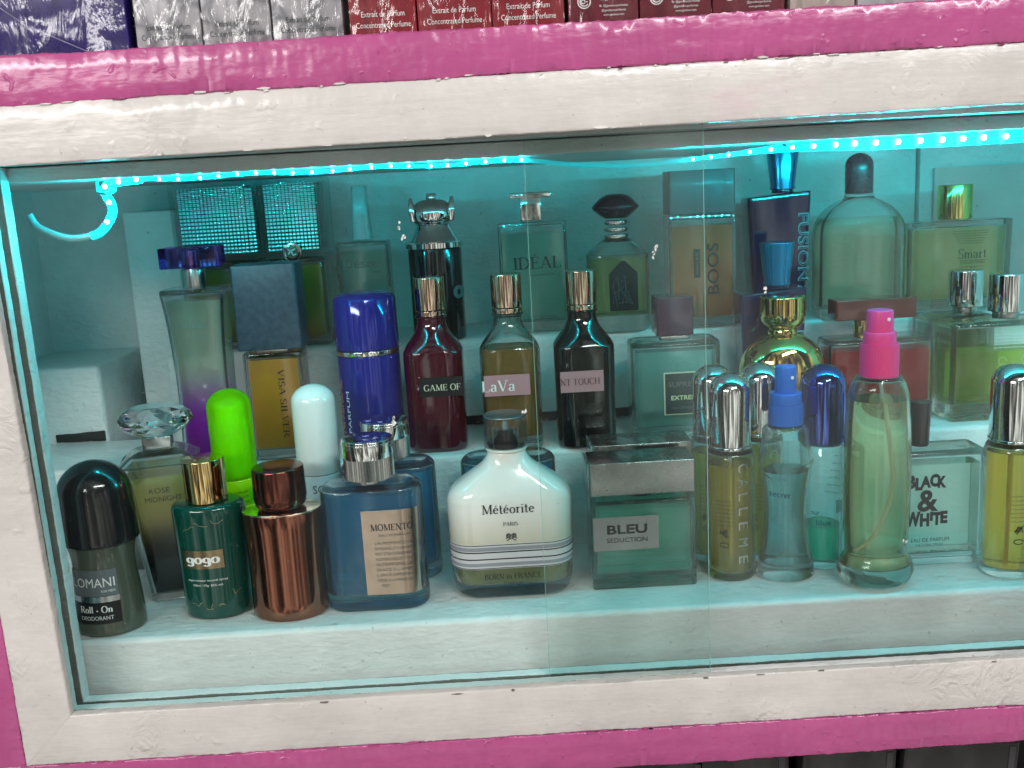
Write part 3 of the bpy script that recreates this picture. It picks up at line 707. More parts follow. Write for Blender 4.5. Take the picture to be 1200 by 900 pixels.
# rose midnight
b = top('perfume_bottle', 'tapered yellow and black perfume bottle with faceted crystal stopper behind the roll-on', 'perfume', -23.6, 3.2, Z1, rz=14)
secs = [S(0, 3.0, 3.0, .5), S(.5, 3.1, 3.1, .5), S(9.3, 5.0, 4.6, .7)]
vessel(b, secs+[S(9.7, 5.1, 4.7, .7), S(10.3, 3.6, 3.4, .6), S(10.6, 2.2, 2.2, .4)], .25, .5, .4, 9.0,
       liquid('midnight_liquid', (.90, .78, .45), .12, (.02, .012, .025), 3.0, 6.2), e0=.1, e1=.05)
part(b, 'metal_neck', [S(10.6, 1.9, 1.9, .1), S(11.4, 1.9, 1.9, .1)], metal('pale_steel', (.5, .55, .55), .15), .04)
def facet(mb, secs, n, w0=0):
    v = []; f = []
    for k, (z, r) in enumerate(secs):
        for i in range(n):
            a = 2*math.pi*(i+.5*(k % 2))/n+w0; v.append((r*math.cos(a), r*math.sin(a)*.85, z))
    for k in range(len(secs)-1):
        for i in range(n):
            a, b_, c, d = k*n+i, k*n+(i+1) % n, (k+1)*n+i, (k+1)*n+(i+1) % n
            if k % 2 == 0: f += [(a, b_, c), (b_, d, c)]
            else: f += [(a, b_, d), (a, d, c)]
    f += [tuple(range(n))[::-1], tuple(range((len(secs)-1)*n, len(secs)*n))]
    mb.add(v, f); return mb
facet(MB(), [(11.4, 1.25), (11.9, 2.1), (12.35, 2.48), (12.75, 2.42), (13.15, 2.0), (13.4, 1.45)], 12).build('crystal_stopper', glass('crystal', (.93, .99, 1), .02), b, None)
sf = lambda u, v: (u, -(1.53+(v-.5)*.089)-.04, v)
lettering(b, [('ROSE', -.1, 7.9, .38, 1.35), ('MIDNIGHT', .1, 7.3, .38, 2.4)], sf, DARKINK, 'sans')

# green oval bottle
b = top('perfume_bottle', 'dark green oval perfume bottle with gold cap beside the brown metallic one', 'perfume', -19.6, -.4, Z1)
secs = smooth([S(0, 4.15, 3.1), S(.3, 4.3, 3.3), S(3, 4.45, 3.4), S(7, 4.7, 3.55), S(7.7, 4.65, 3.5)], 3)
GREENB = plastic('deep_green_glass', (.0, .05, .035), .08, .7)
part(b, 'bottle_body', secs, GREENB, .2, .35)
part(b, 'cap', [S(7.75, 2.7), S(10.55, 2.7)], GOLD, .05, .06)
s2 = bodysurf(secs, .03)
plate(b, 'gold_label', -1.55, 1.1, 3.6, 4.85, s2, metal('label_gold', (.42, .31, .18), .25), 12)
s3 = bodysurf(secs, .07)
lettering(b, [('gogo', -.2, 4.0, .62, 2.2)], s3, WHITEINK, thick=.22, thin=.09)
lettering(b, [('vaporisateur natural spray', -.1, 2.75, .15, 2.6), ('100ml 170g  85% vol.', -.1, 2.4, .15, 2.0)], s2, WHITEINK, 'sans')
rr = random.Random(4); ln = []
for (cx_, cz_) in [(-.9, 6.3), (.9, 6.6), (-.9, 1.0), (.9, 1.0), (.1, .8), (1.5, 1.6), (-.1, 6.5)]:
    for _ in range(2):
        p = [(cx_, cz_)]; a = rr.uniform(0, 6.28)
        for k in range(4): a += rr.uniform(-.7, .7); p.append((p[-1][0]+.12*math.cos(a), p[-1][1]+.11*math.sin(a)))
        ln.append(p)
strokes(b, 'gold_crackle_print', ln, s2, .03, metal('gold_print', (.6, .5, .3), .4))['kind'] = 'stuff'

# brown metallic bottle
COPPER = metal('brown_lacquered_metal', (.30, .115, .075), .1)
b = top('perfume_bottle', 'brown metallic oval perfume bottle with matching round cap beside the dark green one', 'perfume', -14.65, -1.2, Z1)
secs = smooth([S(0, 4.7, 3.5), S(.25, 4.95, 3.7), S(3.5, 4.9, 3.65), S(7.1, 5.15, 3.8)], 3)
part(b, 'bottle_body', secs, COPPER, .22, .06)
part(b, 'bright_rim', [S(7.1, 5.16, 3.84), S(7.2, 5.16, 3.84)], metal('bright_copper_rim', (.8, .62, .5), .1), .03)
part(b, 'cap', [S(7.3, 2.9), S(7.5, 3.2), S(8.0, 3.4), S(9.95, 3.3)], metal('dark_brown_metal', (.20, .065, .045), .16), .05, .12)

# blue bottles with ribbed silver caps
def gear(mb, z0, z1, r, n, dr):
    v = []; f = []; m_ = n*2
    for z in (z0, z1):
        for i in range(m_):
            rr_ = r if i % 2 else r-dr; a = math.pi*2*i/m_; v.append((rr_*math.cos(a), rr_*math.sin(a), z))
    for i in range(m_): f.append((i, (i+1) % m_, m_+(i+1) % m_, m_+i))
    f += [tuple(range(m_))[::-1], tuple(range(m_, 2*m_))]; mb.add(v, f); return mb
BLUELIQ = liquid('blue_liquid', (.18, .66, .88), .2, bodycol=(.04, .45, .62))
def momento(x, y, lab, full=True, grp='blue bottles with ribbed silver caps', rz=0, capped=True, label=True):
    b = top('perfume_bottle', lab, 'perfume', x, y, Z1, grp, rz)
    vessel(b, [S(0, 6.7, 3.4, 1.5), S(8.0, 6.6, 3.35, 1.5), S(8.45, 5.9, 2.9, 1.3)], .22, 1.05, .4, 7.75, BLUELIQ, BLUEGLASS, .3, .25)
    if capped:
        part(b, 'collar', [S(8.45, 2.4), S(8.75, 2.4)], SILVER, .03)
        gear(MB(), 8.75, 10.1, 1.62, 60, .055).build('ribbed_sleeve', SILVER, b, None)
        part(b, 'cap_band', [S(10.1, 3.3), S(11.3, 3.3)], CHROME, .05, .04)
        part(b, 'cap_ring', [S(11.0, 3.38), S(11.12, 3.38)], CHROME, .02)
        part(b, 'cap_disc', [S(11.28, 2.9), S(11.33, 2.9)], metal('blue_grey_disc', (.35, .42, .5), .08), .01)
    if label:
        def sf(u, v):
            k = max(0, u-1.85); a = k/1.5
            return (min(u, 1.85)+1.5*math.sin(a), -1.72+1.5*(1-math.cos(a)), v) if k else (u, -1.72, v)
        def sf2(u, v): p = sf(u, v); return (p[0]+.02, p[1]-.05, p[2])
        plate(b, 'copper_label', -.55, 3.2, 1.2, 6.9, sf, metal('label_copper', (.55, .42, .33), .2), 18)
        lettering(b, [('MOMENTO', 1.35, 5.55, .42, 2.75)], sf2, INK, thick=.16, thin=.06)
        rows = ['UN MOMENTO NE', 'DE MÉLANGE, ET D HARMONIE', 'PEUT ETRE INTENSEMENT', 'NOMBREUSES ET TOUT', 'INTEMPORELLES', 'GRACE A L AMBRE', 'L ENVELOPPEMENT', 'MÊME A LA PERSONNE', 'MOIS']
        lettering(b, [('EAU DE PARFUM', 1.45, 5.15, .17, 2.0)]+[(r_, 1.4-(.75 if r_ == 'MOIS' else 0), 4.6-.36*i, .2, .5 if r_ == 'MOIS' else 2.5) for i, r_ in enumerate(rows)], sf2, DARKINK, 'sans', bold=-.012)
    return b
momento(-8.9, -.5, 'blue glass perfume bottle with copper label and ribbed silver cap in the front row')
momento(-8.3, 4.3, 'blue glass perfume bottle with ribbed silver cap half hidden behind the copper labelled one', label=False)
momento(.1, 4.2, 'blue glass perfume bottle whose shoulders show behind the milky white bottle', label=False, capped=False)

# milky white flask
MILK = plastic('milky_glass', (.78, .76, .70), .12, .5)
b = top('perfume_bottle', 'milky white perfume flask with clear cap and grey bands in the front row', 'perfume', 0.05, .5, Z1)
low = [S(0, 7.2, 3.4, 1.5), S(.4, 7.7, 3.7, 1.6), S(1.1, 8.05, 3.9, 1.7), S(2.4, 8.15, 3.95, 1.7)]
vessel(b, low, .28, .95, -.05, 2.38, liquid('pale_olive_liquid', (.62, .64, .30), .35, bodycol=(.5, .5, .2)), glass('milky_clear_glass', (.9, .95, .93), .35, .03), .3, 0, name='glass_base')
up = smooth([S(2.42, 8.15, 3.95, 1.7), S(4.2, 8.2, 3.95, 1.7), S(6.3, 8.28, 4.0, 1.7), S(6.85, 8.15, 3.95, 1.7), S(7.3, 7.6, 3.75, 1.6), S(7.8, 6.4, 3.4, 1.4), S(8.35, 4.9, 3.0, 1.25), S(8.9, 3.4, 2.6, 1.2), S(9.4, 2.7, 2.4, 1.15), S(9.75, 2.5, 2.4, 1.15)], 3)
def milk_grad():
    m, nt, p = newmat('milky_glass_cream_below'); L = nt.links.new
    tc = nt.nodes.new('ShaderNodeTexCoord'); sp = nt.nodes.new('ShaderNodeSeparateXYZ'); mr = nt.nodes.new('ShaderNodeMapRange')
    mr.inputs['From Min'].default_value = .036; mr.inputs['From Max'].default_value = .062
    mc = nt.nodes.new('ShaderNodeMix'); mc.data_type = 'RGBA'; mc.inputs[6].default_value = (.56, .50, .38, 1); mc.inputs[7].default_value = (.86, .84, .80, 1)
    L(tc.outputs['Object'], sp.inputs[0]); L(sp.outputs['Z'], mr.inputs[0]); L(mr.outputs[0], mc.inputs[0]); L(mc.outputs[2], p.inputs['Base Color'])
    p.inputs['Roughness'].default_value = .14; p.inputs['Coat Weight'].default_value = .6; return m
part(b, 'milky_body', up, milk_grad(), 0, .1, 40)
part(b, 'neck_ring', [S(9.75, 2.75, 2.7), S(9.98, 2.75, 2.7)], MILK, .08)
sf = lambda u, v: (u, -(lerp(low+up, v)[2]/2)-.03 + (0 if abs(u) < 2.4 else (1.7-math.sqrt(max(1.7**2-(abs(u)-2.4)**2, .01)))), v)
sfo = lambda o: (lambda u, v: (sf(u, v)[0]*(1+.012*(o/.03)), sf(u, v)[1]-o, v))
def wrapband(name, z0, z1, o, mat):
    s0, s1 = lerp(low+up, z0), lerp(low+up, z1)
    g = lambda s: (s[0], s[1]+2*o, s[2]+2*o, s[3]+o, 0, 0)
    loft([g(s0), g(s1)]).build(name, mat, b, 40)
wrapband('white_band', 2.2, 3.9, .02, plastic('band_white', (.62, .60, .62), .3))
for z0, z1, c in ((3.45, 3.7, 1), (2.4, 2.62, 1)): wrapband('grey_stripe', z0, z1, .035, plastic('band_grey', (.28, .28, .32), .3))
for z0 in (3.32, 2.85): wrapband('black_line', z0, z0+.07, .05, INK)
wrapband('grey_line', 3.82, 3.86, .05, DARKINK); wrapband('grey_line', 2.24, 2.28, .05, DARKINK)
t3 = sfo(.05)
lettering(b, [('Météorite', -.1, 6.0, .62, 3.35)], t3, INK, thick=.12, thin=.055)
lettering(b, [('PARIS', 0, 5.15, .24, .95)], t3, INK)
strokes(b, 'scroll_emblem', [[(x*s_, z+4.35) for x, z in arc(.17, .12, .13, .13, -60, 270, 14)] for s_ in (-1, 1)]+[[(x*s_, z+4.35) for x, z in arc(.18, .12, .06, .06, 0, 300, 8)] for s_ in (-1, 1)]+[[(x*s_, z+4.35) for x, z in arc(.2, -.1, .14, .09, 170, 10, 8)] for s_ in (-1, 1)]+[[(-.3, 4.12), (0, 4.3), (.3, 4.12)]], t3, .05, INK)
lettering(b, [('BORN in FRANCE', 0, 1.5, .36, 3.7)], t3, INK)
lettering(b, [('PARFUM', 0, 1.02, .22, 1.25)], t3, INK)
part(b, 'pump_collar', [S(9.98, 2.45), S(10.3, 2.45)], BLACK, .06)
part(b, 'pump', [S(10.3, 1.6), S(11.1, 1.55)], BLACK, .08)
part(b, 'nozzle', [S(11.1, .3), S(11.7, .3)], plastic('pale_aqua_plastic', (.45, .7, .7), .3), .04)
cap = loft(rnd([S(9.98, 2.9), S(11.95, 2.9)], .04, .1)); loft([S(9.99, 2.7), S(11.5, 2.7)], cap, True)
cap.build('clear_cap', glass('cap_plastic', (.95, 1., 1.), .72), b, 40)
part(b, 'cap_disc', [S(12.0, 2.8), S(12.1, 2.8)], metal('speckled_disc', (.4, .4, .42), .3, .4, 900), .03)

# square aqua bottles
def bleu(x, y, lab, main=True):
    b = top('perfume_bottle', lab, 'perfume', x, y, Z1, 'square aqua bottles with silver caps')
    vessel(b, rounded(6.95, 3.2, .25, 6.1), .35, .95, .3, 5.35, liquid('aqua_liquid', (.62, .97, .90), .18, bodycol=(.3, .85, .72)), AQUAGLASS, .08, .2)
    part(b, 'pump', [S(6.1, 1.9, 1.6), S(6.5, 1.9, 1.6)], BLACK, .05)
    part(b, 'cap', [S(6.5, 6.9, 3.2, .12), S(8.7, 6.9, 3.2, .12)], metal('grey_mirror', (.42, .41, .40), .26), .05)
    part(b, 'clear_side_block', [S(6.5, .16, 3.1, .05, -3.56), S(8.7, .16, 3.1, .05, -3.56)], AQUAGLASS, .03)
    sf = flat(-1.6, .03)
    if main:
        plate(b, 'silver_label', -3.35, .95, 2.75, 5.05, sf, metal('label_steel', (.42, .42, .43), .2), 4)
        lettering(b, [('BLEU', -1.15, 3.9, .62, 2.7)], flat(-1.6, .08), INK, 'sans', bold=.025)
        lettering(b, [('SEDUCTION', -1.15, 3.3, .33, 2.7)], flat(-1.6, .08), DARKINK, 'sans', bold=.01)
    else:
        plate(b, 'steel_label', -.5, 3.0, 7.8, 8.6, sf, metal('label_steel', (.42, .42, .43), .2), 4)
        lettering(b, [('EXTR', .7, 8.0, .38, 1.5)], flat(-1.6, .08), WHITEINK, 'sans')
bleu(8.8, .8, 'square aqua glass perfume bottle with silver label in the front row')
bleu(9.5, 5.2, 'square perfume bottle whose silver cap top shows just behind the silver labelled aqua bottle', False)

# yellow cylinders with chrome domes
YEL = liquid('yellow_olive_liquid', (.95, .80, .14), .2, bodycol=(.75, .55, .03))
YEL2 = liquid('amber_yellow_liquid', (1., .78, .32), .18, bodycol=(.8, .52, .12))
def calleme(x, y, lab, liq=YEL, rz=0, fill=7.9):
    b = top('spray_bottle', lab, 'perfume', x, y, Z1, 'yellow cylinder sprays with chrome domed caps', rz)
    vessel(b, [S(0, 3.25), S(8.3, 3.25), S(8.7, 3.0), S(8.95, 2.6)], .17, .5, .3, fill, liq, AQUAGLASS, .2, .1)
    part(b, 'dip_tube', [S(.7, .22, .22), S(8.6, .22, .22)], plastic('dip_tube_plastic', (.6, .62, .5), .3), .02)
    part(b, 'chrome_ring', [S(8.95, 2.85), S(9.15, 2.85)], CHROME, .04)
    loft(rnd(dome(9.15, 13.95, 2.75, hz=1.25, n=9, flat=.12), .04, 0)).build('domed_cap', CHROME, b, 40)
    cs = curved(1.63, -1.63, .03)
    for s_, v in zip('CALLEME', (7.6, 6.55, 5.65, 4.65, 3.65, 2.5, 1.3)):
        lettering(b, [(s_, .45, v, .72, .62)], cs, metal('silver_print', (.75, .74, .70), .3), 'sans', name='letter', rot=-90, about=(.45, v+.3))
    lettering(b, [('eau de parfum natural', -.75, 5.6-k*.28, .11, 1.2) for k in range(7)], cs, INK, 'sans', name='small_print')
    rr = random.Random(int(x*7))
    strokes(b, 'printed_sprig', [[(-.85+rr.uniform(-.3, .3), 3.4+rr.uniform(-.3, .3)) for _ in range(4)] for _ in range(6)]+[arc(-.8, 2.6, .3, .16, 0, 330, 10)], cs, .06, INK)
calleme(14.9, .8, 'yellow cylinder spray with chrome domed cap standing left of the bright blue nozzle')
calleme(14.5, 4.1, 'yellow cylinder spray with chrome domed cap, half hidden beside the square aqua bottle')
calleme(17.7, 3.8, 'yellow cylinder spray with chrome domed cap behind the clear spray with a blue nozzle')
calleme(32.6, -1.4, 'amber yellow cylinder spray with chrome domed cap at the right edge', YEL2, 25, 8.3)

# clear spray with blue nozzle
BLUEP = plastic('bright_blue_plastic', (.0, .13, .55), .35, .2); PINKP = plastic('hot_pink_plastic', (.95, .03, .22), .35, .2)
def nozzle(b, z, w1, h1, w2, h2, w3, h3, mat):
    gear(MB(), z, z+h1, w1/2, 40, .03).build('screw_collar', mat, b, 40)
    part(b, 'nozzle_sleeve', [S(z+h1, w2), S(z+h1+h2, w2*.97)], mat, .03, .06)
    part(b, 'nozzle_head', [S(z+h1+h2, w3), S(z+h1+h2+h3, w3*.95)], mat, .02, .08)
    o = part(b, 'spray_hole', [S(-.01, .22), S(.03, .22)], WHITEINK, .005); o.rotation_euler = (R(90), 0, 0); o.location = (.25*CM, -w3/2*CM*.93, (z+h1+h2+h3*.6)*CM)
b = top('spray_bottle', 'wavy clear spray bottle with bright blue nozzle in the front row', 'perfume', 18.4, .1, Z1)
secs = smooth([S(0, 3.7, 3.1), S(.3, 3.85, 3.2), S(1.2, 3.6, 3.0), S(3, 3.0, 2.7), S(4.8, 2.85, 2.6), S(6.6, 3.15, 2.75), S(7.9, 3.65, 3.0), S(8.4, 3.4, 2.9), S(9.6, 3.05, 2.7), S(10.2, 2.95, 2.6), S(10.5, 2.2, 2.1)], 4)
vessel(b, secs, .2, 1.0, .2, 7.4, liquid('pale_aqua_liquid', (.62, .86, .86), .06, bodycol=(.4, .65, .68)), glass('pale_blue_glass', (.78, .92, .93), .25), .2, .05)
strokes(b, 'moulded_ridge', [[(-1.7, 7.4), (-1.1, 7.0), (-.4, 7.1), (.4, 7.7), (1.1, 8.0), (1.7, 8.1)], [(.1, 7.1), (.3, 5.5), (.1, 3.6), (-.5, 2.2), (-1.3, 1.2)]], bodysurf(secs, .02), .08, glass('ridge_glass', (.9, 1, 1), .2))
lettering(b, [('secret', -.7, 5.85, .42, 1.25)], bodysurf(secs, .04), plastic('navy_ink', (.01, .02, .1), .4), 'sans', rot=-6, about=(-.7, 6))
nozzle(b, 10.5, 2.2, 1.35, 2.1, .75, 1.4, 1.75, BLUEP)

# teal bottle with blue chrome dome
b = top('spray_bottle', 'turquoise cylinder bottle with shiny blue domed cap behind the pink nozzle spray', 'perfume', 21.4, 1.7, Z1)
TEALG = glass('turquoise_glass', (.75, .96, .93), .3)
vessel(b, [S(0, 2.75), S(8.5, 2.75), S(8.8, 2.3)], .16, .5, .2, 2.9, liquid('turquoise_liquid', (.15, .75, .6), .3), TEALG, .2, .05)
loft(rnd(dome(8.8, 14.0, 3.0, hz=1.35, n=9, flat=.12), .04, 0)).build('domed_cap', metal('blue_chrome', (.10, .16, .55), .05), b, 40)
cs = curved(1.375, -1.375, .03)
lettering(b, [('pour femme eau', .5, 7.9-k*.5, .13, 1.3) for k in range(6)], cs, DARKINK, 'sans', name='small_print', rot=-14, about=(.5, 6))
lettering(b, [('our', -.9, 3.9, .4, .6), ('blue', -.35, 3.2, .4, 1.0)], cs, plastic('teal_ink', (.0, .12, .2), .4), 'sans')
strokes(b, 'barcode', [[(.55+k*.09, 4.0), (.55+k*.09, 4.9)] for k in range(8)], cs, .04, INK)

# clear spray with pink nozzle
b = top('spray_bottle', 'tall clear pale green spray bottle with hot pink nozzle in the front row', 'perfume', 23.7, -1.9, Z1)
secs = smooth([S(0, 3.6, 3.0), S(.25, 4.3, 3.5), S(.9, 4.9, 3.9), S(1.5, 4.7, 3.8), S(2.1, 3.95, 3.4), S(2.7, 3.95, 3.4), S(4.5, 4.2, 3.5), S(7.1, 4.25, 3.6), S(9.5, 4.15, 3.5), S(12, 3.9, 3.3), S(13.1, 3.5, 3.1), S(13.8, 2.7, 2.6)], 4)
vessel(b, secs, .2, 1.3, .2, 12.3, liquid('pale_green_liquid', (1., .95, .76), .05, bodycol=(.95, .85, .5)), glass('greenish_clear_glass', (.88, .96, .86), .25), .2, .05)
tube('dip_tube', spline([(-1.1, .1, 2.2), (0, 0, 3.6), (.8, .1, 6.5), (.6, .1, 9.5), (.1, 0, 13.6)], 6), .12, plastic('dip_tube_white', (.7, .75, .65), .3, trans=0), b, 8)
strokes(b, 'moulded_panel', [arc(0, 0, 0, 0, 0, 1, 1)+[(-1.5, 12), (-1.5, 3.2), (1.5, 3.2), (1.5, 12)][0:0] or [(-1.45, 11.6), (-1.5, 7.5), (-1.35, 3.1), (1.35, 3.1), (1.5, 7.5), (1.45, 11.6)]], bodysurf(secs, .015), .07, glass('ridge_glass', (.9, 1, 1), .2))
nozzle(b, 13.8, 2.35, 2.05, 2.0, .75, 1.65, 1.35, PINKP)

# square bottle with black lettering
b = top('perfume_bottle', 'clear square perfume bottle with bold black lettering and black cap at the right', 'perfume', 28.75, 1.5, Z1)
vessel(b, rounded(6.35, 2.9, .5, 8.0), .35, .8, .4, 7.0, liquid('very_pale_green_liquid', (.93, .97, .90), .1), AQUAGLASS, .15, .3)
part(b, 'cap', [S(8.1, 1.15, 1.15, 'e', -.85), S(8.3, 1.2, 1.2, 'e', -.85), S(11.15, 1.45, 1.45, 'e', -.85)], BLACK, .05)
s1 = flat(-1.45, .03)
for s_, u, v, h, wd in (('B', -1.95, 5.6, .85, .6), ('L', -1.45, 5.45, .8, .5), ('A', -.95, 5.6, .75, .65), ('C', -.4, 5.65, .8, .6), ('K', .1, 5.55, .75, .6), ('W', -1.75, 1.95+1, .95, .95), ('H', -1.0, 2.9, .85, .65), ('I', -.55, 3.25, .6, .2), ('T', -.15, 2.95, .85, .55), ('E', .3, 3.05, .8, .5)):
    lettering(b, [(s_, u, v, h, wd)], s1, INK, 'sans', name='letter', bold=.06)
lettering(b, [('&', -.8, 3.95, 1.5, 1.4)], s1, INK, 'sans', name='ampersand', bold=.03)
lettering(b, [('EAU DE PARFUM', -.6, 1.75, .28, 2.6), ('NATURAL SPRAY', -.6, 1.45, .17, 1.9), ('100 ml.  80% vol.  3.38 oz.', .0, .95, .2, 3.3)], s1, INK, 'sans')

# stick bottles behind the front row
def stick(x, lab, colcap, cap_m, body_m, txt, inkm):
    b = top('spray_bottle', lab, 'perfume', x, 4.2, Z1)
    part(b, 'bottle_body', [S(0, 3.05, 2.9), S(7.9, 3.05, 2.9)], body_m, .2, .1)
    loft(rnd(dome(7.95, 14.1, 3.0, hz=1.2, n=9, flat=.06), .05, 0)).build('domed_cap', cap_m, b, 40)
    lettering(b, txt, curved(1.525, -1.45, .03), inkm, 'sans')
    return b
NEON = plastic('neon_green_plastic', (.36, .80, .0), .12, .6); NEON.node_tree.nodes['Principled BSDF'].inputs['Subsurface Weight'].default_value = 0
NEONC = liquid('neon_clear_cap', (.60, 1., .05), .3, bodycol=(.30, .85, .0))
s_ = stick(-18.85, 'neon green bottle with rounded translucent cap behind the dark green bottle', NEON, NEONC, NEON, [('EAU DE PARFUM', .1, 7.0-.35*i, .17, 1.9) for i in range(5)], plastic('green_ink', (.03, .2, .0), .4))
part(s_, 'inner_pump', [S(8.0, 1.9), S(11.8, 1.9), S(11.9, 1.5), S(13.0, 1.5)], NEON, .08)
stick(-13.05, 'white bottle with rounded glossy cap behind the brown metallic bottle', None, plastic('white_gloss_plastic', (.74, .80, .78), .1, .6), plastic('white_body_plastic', (.62, .72, .74), .2, .4), [('SCC', .35, 6.7, .6, 1.3)], DARKINK)

# ------------------------------------------------------------------ middle step
b = top('perfume_bottle', 'tall clear to violet waisted perfume bottle with square violet stopper', 'perfume', -22.2, 11, Z2)
secs = smooth([S(0, 3.9, 3.3, .6), S(.5, 4.0, 3.4, .6), S(3, 3.85, 3.3, .6), S(6.5, 3.8, 3.2, .6), S(10.4, 4.15, 3.3, .6), S(12.9, 4.65, 3.5, .6), S(13.1, 4.6, 3.5, .6)], 3)
vessel(b, secs, .22, .7, .3, 12.3, liquid('violet_fading_liquid', (.80, .85, .72), .3, (.62, .07, .72), 3.0, 7.6), glass('violet_clear_glass', (.93, .93, .97), .3), .1, .15)
part(b, 'metal_neck', [S(13.1, 1.8), S(14.6, 1.7)], SILVER, .05)
part(b, 'square_stopper', [S(14.65, 4.2, 2.6, .15), S(16.15, 4.2, 2.6, .15)], glass('violet_crystal', (.62, .45, .85), .02), .1)
part(b, 'stopper_core', [S(14.7, 1.3), S(15.9, 1.3)], SILVER, .05)
lettering(b, [('ADORE', -.1, 10.3, .35, 2.1), ('PARIS', .15, 9.7, .2, .9)], flat(-1.68, .06), plastic('faint_grey_ink', (.18, .28, .26), .5), 'sans')

b = top('perfume_bottle', 'amber rectangular perfume bottle with tall slate blue cap on the middle step', 'perfume', -16.85, 11, Z2)
vessel(b, rounded(4.3, 2.8, .25, 8.15), .3, .75, .3, 7.6, liquid('amber_liquid', (.86, .50, .08), .6, bodycol=(.72, .35, .07)), GLASS, .08, .1)
part(b, 'pump_collar', [S(8.15, 2.6, 2.0, .3), S(8.4, 2.6, 2.0, .3)], SILVER, .03)
def slate():
    m, nt, p = newmat('mottled_slate_blue_cap'); L = nt.links.new
    tc = nt.nodes.new('ShaderNodeTexCoord'); n = nt.nodes.new('ShaderNodeTexNoise'); n.inputs['Scale'].default_value = 190; n.inputs['Detail'].default_value = 5
    cr = nt.nodes.new('ShaderNodeValToRGB'); cr.color_ramp.elements[0].position = .35; cr.color_ramp.elements[0].color = (.022, .038, .062, 1); cr.color_ramp.elements[1].position = .7; cr.color_ramp.elements[1].color = (.05, .07, .10, 1)
    L(tc.outputs['Object'], n.inputs['Vector']); L(n.outputs['Fac'], cr.inputs[0]); L(cr.outputs[0], p.inputs['Base Color']); p.inputs['Roughness'].default_value = .4; return m
part(b, 'cap', [S(8.4, 4.75, 3.1, .2), S(14.65, 4.7, 3.1, .2)], slate(), .08)
lettering(b, [('VISA SILVER', .35, 4.3, .46, 5.2)], flat(-1.4, .04), INK, rot=-90, about=(.35, 4.3), thick=.13, thin=.05)

b = top('perfume_spray', 'shiny cobalt blue metal spray with silver ring on the middle step', 'perfume', -9.9, 11, Z2)
COB = plastic('cobalt_lacquer', (.001, .008, .21), .08, .4, .25)
part(b, 'bottle_body', [S(0, 4.7), S(7.55, 4.7)], COB, .15, .05)
part(b, 'silver_ring', [S(7.6, 4.75), S(7.95, 4.75)], CHROME, .04)
loft(rnd([S(8.0, 4.75), S(11.7, 4.65), S(11.95, 4.3), S(12.15, 3.0), S(12.2, 1.0)], .05, 0)).build('cap', COB, b, 40)
cs = curved(2.35, -2.35, .03)
lettering(b, [('PARFUM', -1.5, 3.4, .32, 3.2)], cs, WHITEINK, 'sans', rot=90, about=(-1.5, 3.4))
lettering(b, [('UNIVERSAL', -2.3, 3.4, .75, 4.8)], cs, plastic('bronze_ink', (.35, .14, .08), .3), 'sans', rot=90, about=(-2.3, 3.4), bold=.03)

def shoulder(x, y, lab, body, txt, vess=None):
    b = top('perfume_bottle', lab, 'perfume', x, y, Z2, 'round shouldered bottles with rose gold caps')
    secs = smooth([S(0, 4.2, 3.5, 1.2), S(.4, 4.4, 3.7, 1.3), S(3, 4.4, 3.7, 1.3), S(7.0, 4.5, 3.75, 1.3), S(7.7, 4.3, 3.6, 1.4), S(8.3, 3.5, 3.1, 1.4), S(8.9, 2.6, 2.6, 1.25), S(9.5, 2.15, 2.15, 1.05), S(10.0, 2.1, 2.1, 1.03)], 3)
    if vess: vessel(b, secs, .2, .9, .1, 7.6, vess, AQUAGLASS, .2, .05)
    else: part(b, 'bottle_body', secs, body, .2, .05, 40)
    part(b, 'neck_ring', [S(10.0, 2.35), S(10.12, 2.35)], body or GLASS, .03)
    part(b, 'cap_collar', [S(10.14, 2.25), S(10.5, 2.25)], ROSEGOLD, .03)
    part(b, 'cap', [S(10.56, 2.28), S(13.0, 2.28)], ROSEGOLD, .04, .07)
    return b
sf = flat(-1.85, .04); sf2 = flat(-1.85, .09)
b = shoulder(-5.0, 10.9, 'dark red round shouldered bottle with rose gold cap and black label', plastic('dark_red_glass', (.055, .002, .008), .06, .8), None)
plate(b, 'black_label', -1.1, 2.1, 4.3, 5.75, sf, plastic('label_black', (.008, .008, .009), .3), 8)
lettering(b, [('GAME OF', .6, 4.75, .46, 2.75)], lambda u, v: (u, -1.93, v), plastic('cream_ink', (.7, .62, .45), .4), thick=.13)
b = shoulder(.7, 10.1, 'olive brown clear round shouldered bottle with rose gold cap and pink label', None, None, liquid('olive_brown_liquid', (.58, .36, .14), .4, bodycol=(.42, .22, .07)))
plate(b, 'pink_label', -2.0, 1.35, 4.25, 5.8, lambda u, v: (u, -1.90, v), plastic('label_dusty_pink', (.42, .20, .22), .4), 8)
lettering(b, [('LaVa', -.95, 4.6, .82, 2.5)], lambda u, v: (max(u, -2.2), -1.97, v), WHITEINK, thick=.14)
b = shoulder(6.15, 9.7, 'black round shouldered bottle with rose gold cap and dusty pink label', plastic('black_glass', (.003, .004, .004), .06, .8), None)
plate(b, 'pink_label', -1.9, 1.25, 4.3, 5.85, lambda u, v: (u, -1.90, v), plastic('label_dusty_pink', (.42, .20, .22), .4), 8)
lettering(b, [('NT TOUCH', -.45, 4.85, .46, 2.9)], lambda u, v: (u, -1.95, v), plastic('brown_ink', (.10, .03, .03), .4), thick=.13)

